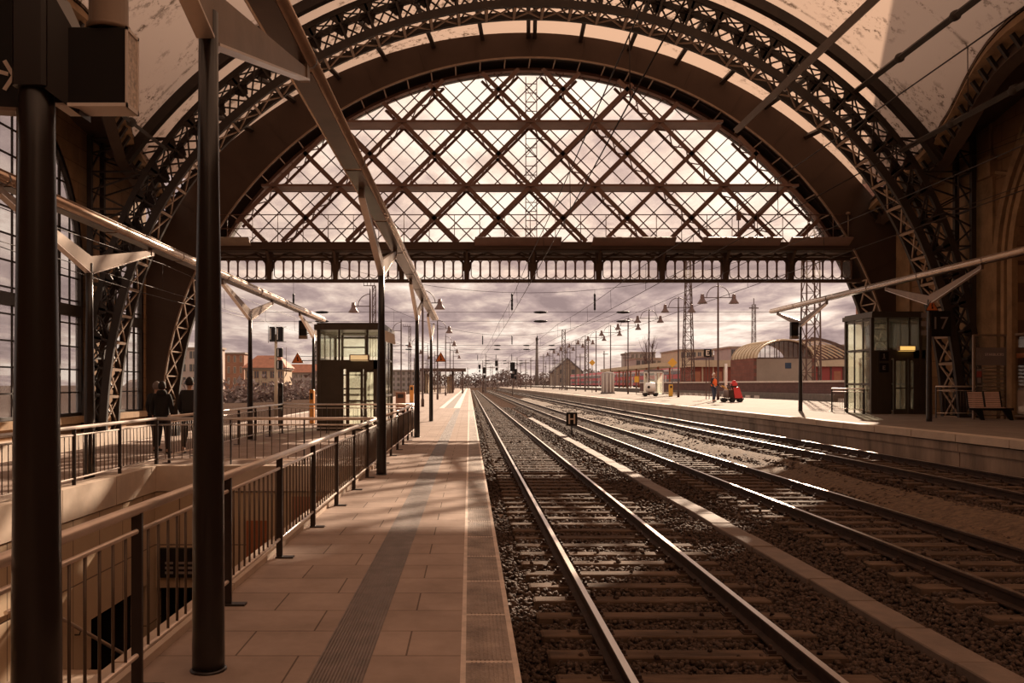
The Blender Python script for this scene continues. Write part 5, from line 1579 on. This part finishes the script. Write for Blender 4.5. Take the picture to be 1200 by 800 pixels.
for k, (px, Y) in enumerate(((757, 232), (764, 240))):
    o = thing('tree', ['bare slender tree behind the third lamp post', 'second bare slender tree behind the third lamp post'][k], 'tree', ((px-550)*Y/1000, Y, .9)); o.scale = (1.6, 1.6, 1.65)
    m = MB(); r = np.random.default_rng(40+k)
    m.path([(0, 0, 0), (.1, 0, 4), (0, 0, 7.2)], [.16, .11, .06], 6); m.build('trunk', M['mast'], o)
    m = MB()
    for q in range(26):
        z0_ = r.uniform(2.5, 7); a = r.uniform(0, 2*PI); L_ = r.uniform(.8, 2.2)
        m.path([(0, 0, z0_), (math.cos(a)*L_*.4, math.sin(a)*L_*.4, z0_+L_*.6), (math.cos(a)*L_*.6, math.sin(a)*L_*.6, z0_+L_*1.2)], [.04, .03, .015], 4)
    m.build('branches', M['mast'], o)

for k, (px, Y, z_) in enumerate(((312, 118, 3.0), (345, 135, 3.6), (268, 112, 2.6), (226, 105, 2.4))):
    o = thing('hedge', ['brown hedge before the ochre house', 'brown hedge before the grey flats', 'brown hedge before the brown brick block', 'brown hedge before the pinkish building'][k], 'hedge', ((px-550)*Y/1000, Y, ZB))
    m = MB(); r = np.random.default_rng(70+k); m.path([(-2, 0, 0), (0, 0, .8), (2, 0, 0)], .1, 5); m.build('stem', M['mast'], o)
    m = MB()
    for q in range(420):
        c = Vector((r.uniform(-3.6, 3.6), r.uniform(-1, 1), abs(r.normal(0, .42))*z_)); s = .32
        v = [c + Vector(r.normal(0, 1, 3))*s for _ in range(3)]; m.poly(v)
    m.build('twigs', M['bush'], o)
for k, (px, Y, h_) in enumerate(((566, 240, 7.5), (577, 300, 9), (602, 232, 8.2), (596, 320, 11), (610, 260, 9), (616, 210, 8.4), (622, 250, 10), (637, 230, 10.5), (644, 270, 12), (650, 210, 9), (668, 240, 12), (680, 200, 9.5), (708, 190, 9.8), (736, 178, 8.6), (733, 185, 9.4), (548, 330, 9), (540, 260, 6.5), (532, 240, 7))):
    P = at(px, 450, Y)
    o = thing('pole', 'thin dark pole of the thicket of poles near the vanishing point', 'pole', (P.x, Y, ZB), 0, 'thin poles near the horizon')
    m = MB(); m.tube((0, 0, 0), (0, 0, h_), .16, .11, 6); m.build('shaft', M['mast_gr'] if k % 2 else M['mast'], o)
    m = MB(); m.box(-1.1 if k % 3 else -.3, .9, -.06, .06, h_-.8, h_-.65); m.build('crossarm', M['mast'], o)
# glass waiting shelter at the far end of the near platform
o = thing('waiting_shelter', 'flat-roofed waiting shelter at the far end of the near platform', 'shelter', (-4.2, 150, 0))
m = MB(); m.box(-4.4, 3.6, -2, 9, 3.9, 4.35); m.build('roof_slab', M['mast'], o)
for xx in (-3.6, -1.2, 1.2, 3.0):
    for yy in (-1, 8):
        m = MB(); m.tube((xx, yy, 0), (xx, yy, 3.9), .12, .12, 8); m.build('post', M['mast'], o)
m = MB(); m.box(-3.6, -1.3, .2, .3, .2, 3.6).box(-1.1, 1.1, .2, .3, .2, 3.6); m.build('glazing', M['shopglass'], o)
m = MB(); m.box(-3.6, -3.2, .4, 7, 0, 3.4).box(.2, 1.2, 2, 5, 0, 3.0); m.build('cabin', M['cream'], o)
# cabinets and posts on the near platform
def cabinet(label, x, y, w, d, h, mm, name='ticket_validator', z=0):
    o = thing(name, label, 'cabinet' if name == 'cabinet' else 'post', (x, y, z))
    m = MB(); m.cbox(-w/2, w/2, -d/2, d/2, .06, h, .02); m.build('body', mm, o)
    m = MB(); m.box(-w/2+.03, w/2-.03, -d/2+.03, d/2-.03, 0, .06); m.build('base', M['rubber'], o)
    m = MB(); m.box(-w*.3, w*.3, -d/2-.015, -d/2, h*.72, h*.9); m.build('face_plate', M['railpost'], o)
    return o
cabinet('tall orange panel post left of the lift', -6.15, 33.4, .17, .3, 1.38, M['orange'], 'ticket_validator')
cabinet('tall orange panel post beyond the lift', -5.0, 74, .34, .3, 1.5, M['orange'], 'ticket_validator')
cabinet('brown bin with pale rounded lid right of the lift', -3.85, 48, .55, .5, 1.15, M['fac_brick'], 'cabinet')
cabinet('slim dark post on the left platform before the flats', -6.9, 31.2, .17, .12, 1.62, M['black'], 'marker_post')
# things on the far platform
o = thing('letter_board', 'black board with a pale letter E on two legs beside the nearest far lamp post', 'sign', (18.6, 66.6, 3.72))
m = MB(); m.cbox(-.30, .30, -.03, .03, 0, .62, .01); m.build('board', M['black'], o)
m = MB(); m.box(-.14, -.06, -.04, -.03, .1, .52).box(-.06, .14, -.04, -.03, .1, .17).box(-.06, .14, -.04, -.03, .45, .52).box(-.06, .10, -.04, -.03, .28, .34); m.build('letter', M['sign_white'], o)
for xx in (-.12, .12):
    m = MB(); m.box(xx-.025, xx+.025, -.02, .02, Z2-3.72, .02); m.build('leg', M['mast'], o)
o = thing('white_post', 'slim white post beside the red machine', 'post', (17.75, 59, Z2))
m = MB(); m.tube((0, 0, 0), (0, 0, 2.6), .11, .09, 10); m.build('pole', M['white_panel'], o)
m = MB(); m.lathe([(.16, 0), (.16, .08), (.12, .1)], (0, 0, 0), 10); m.build('base_plate', M['mast_gr'], o)
for lab_, px, Y, z, s in (('square yellow notice board beside the far kiosk', 746, 100, 1.65, 1.0), ('yellow diamond sign under the flat canopy', 788, 88, 3.4, .5), ('small yellow diamond sign near the gabled house', 694, 120, 4.2, .45)):
    P = at(px, 450, Y); o = thing('yellow_sign', lab_, 'sign', (P.x, Y, Z2))
    m = MB()
    if s == 1.0: m.box(-.25, .25, -.03, .03, z-.25, z+.45)
    else: m.prism([(-s, z), (0, z-s), (s, z), (0, z+s)], -.03, .03)
    m.build('plate', M['yellow'], o)
    m = MB(); m.tube((0, .05, 0), (0, .05, z), .05, .05, 6); m.build('post', M['mast_gr'], o)
cabinet('yellow post on the far platform before the retaining wall', 19.0, 80.5, .34, .3, 1.15, M['yellow'], 'marker_post', Z2)
o = thing('kiosk', 'rounded grey kiosk with vertical ribs on the far platform', 'kiosk', (17.2, 106, Z2))
m = MB(); m.lathe([(.78, 0), (.78, 2.5), (.7, 2.62), (.2, 2.7)], (0, 0, 0), 20); m.build('body', M['fac_grey'], o)
m = MB()
for k in range(10): m.box(.76*math.cos(k*PI/5)-.05, .76*math.cos(k*PI/5)+.05, .76*math.sin(k*PI/5)-.05, .76*math.sin(k*PI/5)+.05, .1, 2.5)
m.build('ribs', M['white_panel'], o)
m = MB(); m.lathe([(.9, 0), (.9, .18)], (0, 0, 0), 20); m.build('plinth', M['mast_gr'], o)
o = thing('platform_lift', 'distant glass lift between the third and second lamp posts', 'lift', (21.4, 98, Z2))
m = MB(); m.box(-.9, .9, 0, 2.2, 2.6, 2.85); m.build('roof', M['mast_gr'], o)
m = MB()
for xx in (-.85, .85):
    for yy in (.05, 2.15): m.box(xx-.07, xx+.07, yy-.07, yy+.07, 0, 2.6)
m.box(-.1, .0, .0, .1, 0, 2.6)
m.box(-.92, .92, -.02, 2.22, 2.5, 2.6).box(-.92, .92, -.02, 2.22, 0, .08); m.build('frame', M['white_panel'], o)
m = MB(); m.box(-.8, .8, .05, .08, .1, 2.6).box(-.86, -.84, .1, 2.1, .1, 2.6); m.build('glass_walls', M['glass'], o)
o = thing('water_tank', 'round white tank on a low trolley on the far platform', 'tank', (17.6, 83, Z2))
m = MB(); m.lathe([(.2, -.5), (.48, -.42), (.52, 0), (.48, .42), (.2, .5)], (0, 0, .85), 14, 'x'); m.build('tank_body', M['white_panel'], o)
m = MB(); m.box(-.7, .7, -.4, .4, .22, .36); m.build('chassis', M['mast'], o)
for xx in (-.5, .5):
    m = MB(); m.lathe([(.17, -.42), (.17, .42)], (xx, 0, .17), 12, 'y'); m.build('wheel', M['rubber'], o)
m = MB(); m.lathe([(.13, -.02), (.13, .02)], (-.25, -.5, .9), 12, 'y'); m.build('hatch', M['black'], o)
# red machine on wheels in front of the worker
o = thing('cleaning_machine', 'red wheeled machine in front of the worker', 'machine', (17.1, 56.2, Z2), 0)
m = MB(); m.hexa([(.30, -.28, .25), (.85, -.28, .25), (.85, .28, .25), (.30, .28, .25)], [(.22, -.24, .95), (.60, -.24, 1.0), (.60, .24, 1.0), (.22, .24, .95)]); m.build('body', M['red'], o)
m = MB(); m.cbox(.12, .5, -.22, .22, 1.08, 1.3, .05); m.build('top_tank', M['red'], o)
m = MB(); m.box(-.1, .25, -.24, .24, .28, .8).box(.15, .45, -.2, .2, .95, 1.08); m.build('engine_block', M['rust'], o)
m = MB(); m.path([(-.1, -.15, .8), (-.2, -.2, 1.1), (.1, -.2, 1.15), (.2, -.26, .8)], .03, 6); m.build('hose', M['rubber'], o)
m = MB(); m.lathe([(.15, 0), (.24, .02), (.24, .45), (.18, .5)], (-.15, 0, .3), 14); m.build('drum', M['mast_gr'], o)
m = MB(); m.box(-.5, .9, -.28, .28, .16, .26); m.build('chassis', M['black'], o)
for xx in (-.35, .2, .7):
    m = MB(); m.lathe([(.14, -.3), (.14, .3)], (xx, 0, .14), 12, 'y'); m.build('wheel', M['rubber'], o)
m = MB(); m.path([(-.1, -.2, .8), (-.4, -.2, 1.05), (-.48, 0, 1.08), (-.4, .2, 1.05), (-.1, .2, .8)], .025, 6); m.build('handle', M['yellow'], o)
m = MB(); m.lathe([(.12, 0), (.14, .1), (.05, .16)], (.32, 0, 1.28), 12); m.build('lid', M['red'], o)
# ================================================================ PEOPLE
def skin(name, V, Ed, R, m_, parent, root=0, sub=2):
    me = bpy.data.meshes.new(name); me.from_pydata([tuple(v) for v in V], Ed, [])
    o = bpy.data.objects.new(name, me); COL.objects.link(o)
    o.modifiers.new('skin', 'SKIN'); s = o.modifiers.new('sub', 'SUBSURF'); s.levels = sub; s.render_levels = sub
    sd = me.skin_vertices[0].data
    for i, r in enumerate(R):
        rr = r if isinstance(r, tuple) else (r, r)
        sd[i].radius = rr; sd[i].use_root = (i == root)
    dg = bpy.context.evaluated_depsgraph_get(); dg.update()
    nm_ = bpy.data.meshes.new_from_object(o.evaluated_get(dg))
    bpy.data.objects.remove(o)
    nm_.materials.clear(); nm_.materials.append(m_)
    nm_.polygons.foreach_set('use_smooth', [True]*len(nm_.polygons))
    return link(name, nm_, parent)

def person(label, x, y, z, rz, sc, top, trousers, headgear=None, armL=((.02, .0), (.06, .04)), armR=None, stride=.16, hood=False, coat=False, vest=False, group=None):
    """figure facing +y of its own frame"""
    o = thing('person', label, 'person', (x, y, z), rz, group); o.scale = (sc, sc, sc)
    armR = armR or ((-.02, 0), (-.03, .05))
    V = []; Ed = []; R = []
    def add(p, r, par=None):
        V.append(p); R.append(r)
        if par is not None: Ed.append((par, len(V)-1))
        return len(V)-1
    pel = add((0, 0, .96), (.145, .105)); wa = add((0, .005, 1.12), (.125, .095), pel); ch = add((0, 0, 1.32), (.155, .105), wa)
    nb = add((0, -.005, 1.455), .062, ch); nk = add((0, .005, 1.52), .052, nb); h1 = add((0, .02, 1.60), (.072, .088), nk); h2 = add((0, .012, 1.68), (.074, .09), h1); add((0, .005, 1.745), (.045, .055), h2)
    add((0, .118, 1.615), .012, h1)
    arms = {}
    for s, (e, w) in ((-1, armL), (1, armR)):
        sh = add((s*.165, 0, 1.415), .058, ch)
        el = (s*.235, -.03+e[0], 1.14+abs(e[1])*.3); elb = add(el, .041, sh)
        wr = (s*(.235+.01), el[1]+.06+w[0]*1.6, el[2]-.24+w[1]); wri = add(wr, .028, elb)
        d = (Vector(wr)-Vector(el)).normalized()
        pl = Vector(wr)+d*.06; pli = add(tuple(pl), (.034, .018), wri)
        arms[s] = (sh, elb, wri, el, wr)
        for k, (off, ln) in enumerate(((-.028, .062), (-.009, .075), (.010, .070), (.028, .055))):
            b = pl + Vector((0, off, 0)) + d*.03; f1 = add(tuple(b), .0095, pli)
            f2 = add(tuple(b + d*ln*.55 + Vector((-s*.006, 0, 0))), .0088, f1); add(tuple(b + d*ln + Vector((-s*.024, 0, 0))), .0075, f2)
        tb = Vector(wr)+d*.025+Vector((0, .03, 0)); t1 = add(tuple(tb), .0105, wri); add(tuple(tb + d*.035 + Vector((0, .02, 0))), .0095, t1)
    legs = {}
    for s in (-1, 1):
        sw = stride*s
        hp = add((s*.088, 0, .90), .088, pel); kn = (s*.095, sw*.55+.03, .50); k_ = add(kn, .058, hp)
        an = (s*.10, sw*1.0-.02, .10+max(0, -sw)*.35); a_ = add(an, .038, k_)
        lift_ = max(0, -sw)*.25
        hl = add((an[0], an[1]-.04, .045+lift_*1.6), .034, a_); add((an[0]+s*.015, an[1]+.15, .033+lift_*.2), (.042, .026), a_)
        legs[s] = (kn, an, lift_)
    skin('body', V, Ed, R, M['skin'], o)
    # clothes follow the body
    V2, E2, R2 = [], [], []
    def add2(p, r, par=None):
        V2.append(p); R2.append(r)
        if par is not None: E2.append((par, len(V2)-1))
        return len(V2)-1
    low = .80 if coat else .90
    c0 = add2((0, 0, low), (.205, .155)); c1 = add2((0, 0, 1.10), (.185, .145), c0); c2 = add2((0, 0, 1.32), (.205, .15), c1); c3 = add2((0, -.005, 1.46), .082, c2)
    for s in (-1, 1):
        sh, elb, wri, el, wr = arms[s]
        a = add2((s*.17, 0, 1.415), .078, c2); b = add2(el, .062, a); add2(tuple(Vector(wr).lerp(Vector(el), .08)), .046, b)
    skin('jacket', V2, E2, R2, top, o)
    V2, E2, R2 = [], [], []
    t0 = add2((0, 0, .97), (.155, .118))
    for s in (-1, 1):
        kn, an, lf = legs[s]
        a = add2((s*.09, 0, .89), .102, t0); b = add2(kn, .075, a); add2((an[0], an[1], an[2]-.01), .056, b)
    skin('trousers', V2, E2, R2, trousers, o)
    for s in (-1, 1):
        kn, an, lf = legs[s]
        V2, E2, R2 = [], [], []
        a = add2((an[0], an[1]-.045, .05+lf*1.6), .046); b = add2((an[0], an[1]+.06, .048+lf*.8), (.052, .042), a); add2((an[0]+s*.015, an[1]+.17, .04+lf*.2), (.05, .034), b)
        skin('shoe', V2, E2, R2, M['rubber'], o)
    # hair or headgear, eyes, mouth, ears
    m = MB(); m.smooth(True)
    cap = []
    for (zz, k) in ((1.585, .80), (1.62, .98), (1.68, 1.06), (1.735, .88), (1.775, .5), (1.788, .12)):
        ring_ = []
        for q in range(18):
            a = 2*PI*q/18; fx, fy = math.cos(a), math.sin(a)
            back = -.018 if zz < 1.70 else 0
            fy2 = fy if not (zz < 1.69 and fy > .25) else .25
            ring_.append((fx*.088*k, .008 + back + fy2*.102*k, zz))
        cap.append(ring_)
    m.rings(cap); m.build('hair' if headgear is None else 'hat', headgear or M['hair'], o)
    m = MB()
    for s in (-1, 1): m.lathe([(.002, -.004), (.011, 0), (.002, .004)], (s*.031, .098, 1.645), 8, 'y')
    m.build('eyes', M['black'], o)
    m = MB(); m.box(-.022, .022, .098, .103, 1.567, 1.573); m.build('mouth', M['terracotta'], o)
    m = MB()
    for s in (-1, 1): m.lathe([(.008, -.012), (.024, -.004), (.026, .006), (.01, .012)], (s*.08, .01, 1.63), 8, 'x')
    m.build('ears', M['skin'], o)
    if hood:
        m = MB(); m.lathe([(.06, 1.42), (.115, 1.45), (.13, 1.5), (.10, 1.56), (.07, 1.57)], (0, -.03, 0), 14); m.build('collar', top, o)
    if vest:
        V2, E2, R2 = [], [], []
        a = add2((0, 0, .90), (.222, .175)); b = add2((0, 0, 1.12), (.208, .168), a); c = add2((0, 0, 1.33), (.228, .172), b); add2((0, -.005, 1.47), (.12, .10), c)
        skin('safety_vest', V2, E2, R2, M['vest'], o)
    return o
person('person in a long dark coat walking away, carrying a bag', -6.95, 19.3, 0, .1, .93, M['cloth_dk'], M['cloth_dk2'], None, hood=True, coat=True, stride=.14)
person('person in dark clothes with a pale cap left of the one with the bag', -7.33, 20.0, 0, -.1, .93, M['cloth_dk2'], M['cloth_dk'], M['mast_gr'], coat=False, stride=-.12)
person('person in a dark jacket with pale collar walking away by the second post', -6.36, 19.4, 0, .0, .985, M['cloth_dk2'], M['cloth_dk'], None, stride=.13)
o = thing('handbag', 'black handbag hanging from the hand of the walking person', 'bag', (-6.68, 19.36, .42))
m = MB(); m.cbox(-.08, .08, -.16, .16, 0, .26, .03); m.build('bag_body', M['cloth_dk'], o)
m = MB(); m.path([(0, -.1, .24), (0, -.06, .40), (0, 0, .44), (0, .06, .40), (0, .1, .24)], .012, 6); m.build('handle', M['cloth_dk'], o)
person('worker in an orange safety vest and pale cap beside the red machine', 16.05, 56.0, Z2, math.radians(-150), 1.08, M['vest_dk'], M['denim'], M['sign_white'], vest=True, armL=((.05, .0), (.12, .08)), armR=((.05, 0), (.12, .08)), stride=.06)

# ================================================================ CAMERA, LIGHT, SKY
cam = bpy.data.cameras.new('camera'); cam.lens = 30.0; cam.sensor_width = 36.0; cam.sensor_fit = 'HORIZONTAL'
cam.shift_x = 50/1200; cam.shift_y = 50/1200; cam.clip_start = .05; cam.clip_end = 3000
co = bpy.data.objects.new('camera', cam); COL.objects.link(co)
co.location = (0, 0, EYE); co.rotation_euler = (PI/2, 0, 0)
SC.camera = co
SUN = Vector((.37, 1.0, .455)).normalized()
sl = bpy.data.lights.new('sun', 'SUN'); sl.energy = 10.4; sl.color = (1.0, .78, .58); sl.angle = math.radians(.55)
so = bpy.data.objects.new('sun', sl); COL.objects.link(so); so.location = (20, 60, 40)
so.rotation_euler = SUN.to_track_quat('Z', 'Y').to_euler()

w = bpy.data.worlds.new('world'); SC.world = w; w.use_nodes = True
nt = w.node_tree; N = nt.nodes; L = nt.links
bg = N['Background']
tc = N.new('ShaderNodeTexCoord'); sep = N.new('ShaderNodeSeparateXYZ'); L.new(tc.outputs['Generated'], sep.inputs[0])
def math_n(op, a, b=None, clamp=False):
    n = N.new('ShaderNodeMath'); n.operation = op; n.use_clamp = clamp
    for i, v in enumerate((a, b)):
        if v is None: continue
        if isinstance(v, (int, float)): n.inputs[i].default_value = v
        else: L.new(v, n.inputs[i])
    return n.outputs[0]
zc = math_n('MAXIMUM', sep.outputs['Z'], 0.0)
den = math_n('ADD', zc, 0.11)
cb = N.new('ShaderNodeCombineXYZ')
L.new(math_n('DIVIDE', sep.outputs['X'], den), cb.inputs['X']); L.new(math_n('DIVIDE', sep.outputs['Y'], den), cb.inputs['Y'])
def noise(scale, det, rough, off):
    mp = N.new('ShaderNodeMapping'); mp.inputs['Location'].default_value = off; mp.inputs['Scale'].default_value = (1.0, .55, 1)
    L.new(cb.outputs[0], mp.inputs['Vector'])
    n = N.new('ShaderNodeTexNoise'); n.inputs['Scale'].default_value = scale; n.inputs['Detail'].default_value = det; n.inputs['Roughness'].default_value = rough
    n.inputs['Distortion'].default_value = .35
    L.new(mp.outputs[0], n.inputs['Vector']); return n.outputs['Fac']
f = math_n('ADD', math_n('MULTIPLY', noise(1.15, 9, .62, (3.1, 1.7, 0)), 1.0), math_n('MULTIPLY', noise(3.6, 7, .6, (9, 4, 0)), .5))
f = math_n('SUBTRACT', f, .25)
# clouds thin out to a bright band low on the horizon
low = N.new('ShaderNodeMapRange'); low.inputs[1].default_value = .0; low.inputs[2].default_value = .10; low.inputs[3].default_value = .12; low.inputs[4].default_value = 0
L.new(zc, low.inputs[0]); f = math_n('ADD', f, low.outputs[0])
hi = N.new('ShaderNodeMapRange'); hi.inputs[1].default_value = .10; hi.inputs[2].default_value = .30; hi.inputs[3].default_value = 0; hi.inputs[4].default_value = .17
L.new(zc, hi.inputs[0]); f = math_n('ADD', f, hi.outputs[0])
cr = N.new('ShaderNodeValToRGB')
els = cr.color_ramp.elements
els[0].position = .40; els[0].color = (.30, .215, .205, 1)
els[1].position = .69; els[1].color = (.98, .83, .70, 1)
e = els.new(.50); e.color = (.44, .32, .295, 1)
e = els.new(.59); e.color = (.70, .535, .45, 1)
L.new(f, cr.inputs['Fac'])
vd = N.new('ShaderNodeVectorMath'); vd.operation = 'DOT_PRODUCT'; L.new(tc.outputs['Generated'], vd.inputs[0]); vd.inputs[1].default_value = SUN
glow = math_n('ADD', math_n('MULTIPLY', math_n('POWER', math_n('MAXIMUM', vd.outputs['Value'], 0.0), 6.0), .35), 1.0)
mx = N.new('ShaderNodeMix'); mx.data_type = 'RGBA'; mx.blend_type = 'MULTIPLY'; mx.inputs['Factor'].default_value = 1
L.new(cr.outputs['Color'], mx.inputs['A']); L.new(glow, mx.inputs['B'])
L.new(mx.outputs['Result'], bg.inputs['Color']); bg.inputs['Strength'].default_value = 1.0

SC.view_settings.view_transform = 'Standard'; SC.view_settings.look = 'None'
SC.view_settings.exposure = 0.0; SC.view_settings.gamma = 1.0; SC.view_settings.use_curve_mapping = False
SC.cycles.max_bounces = 8; SC.cycles.transparent_max_bounces = 16
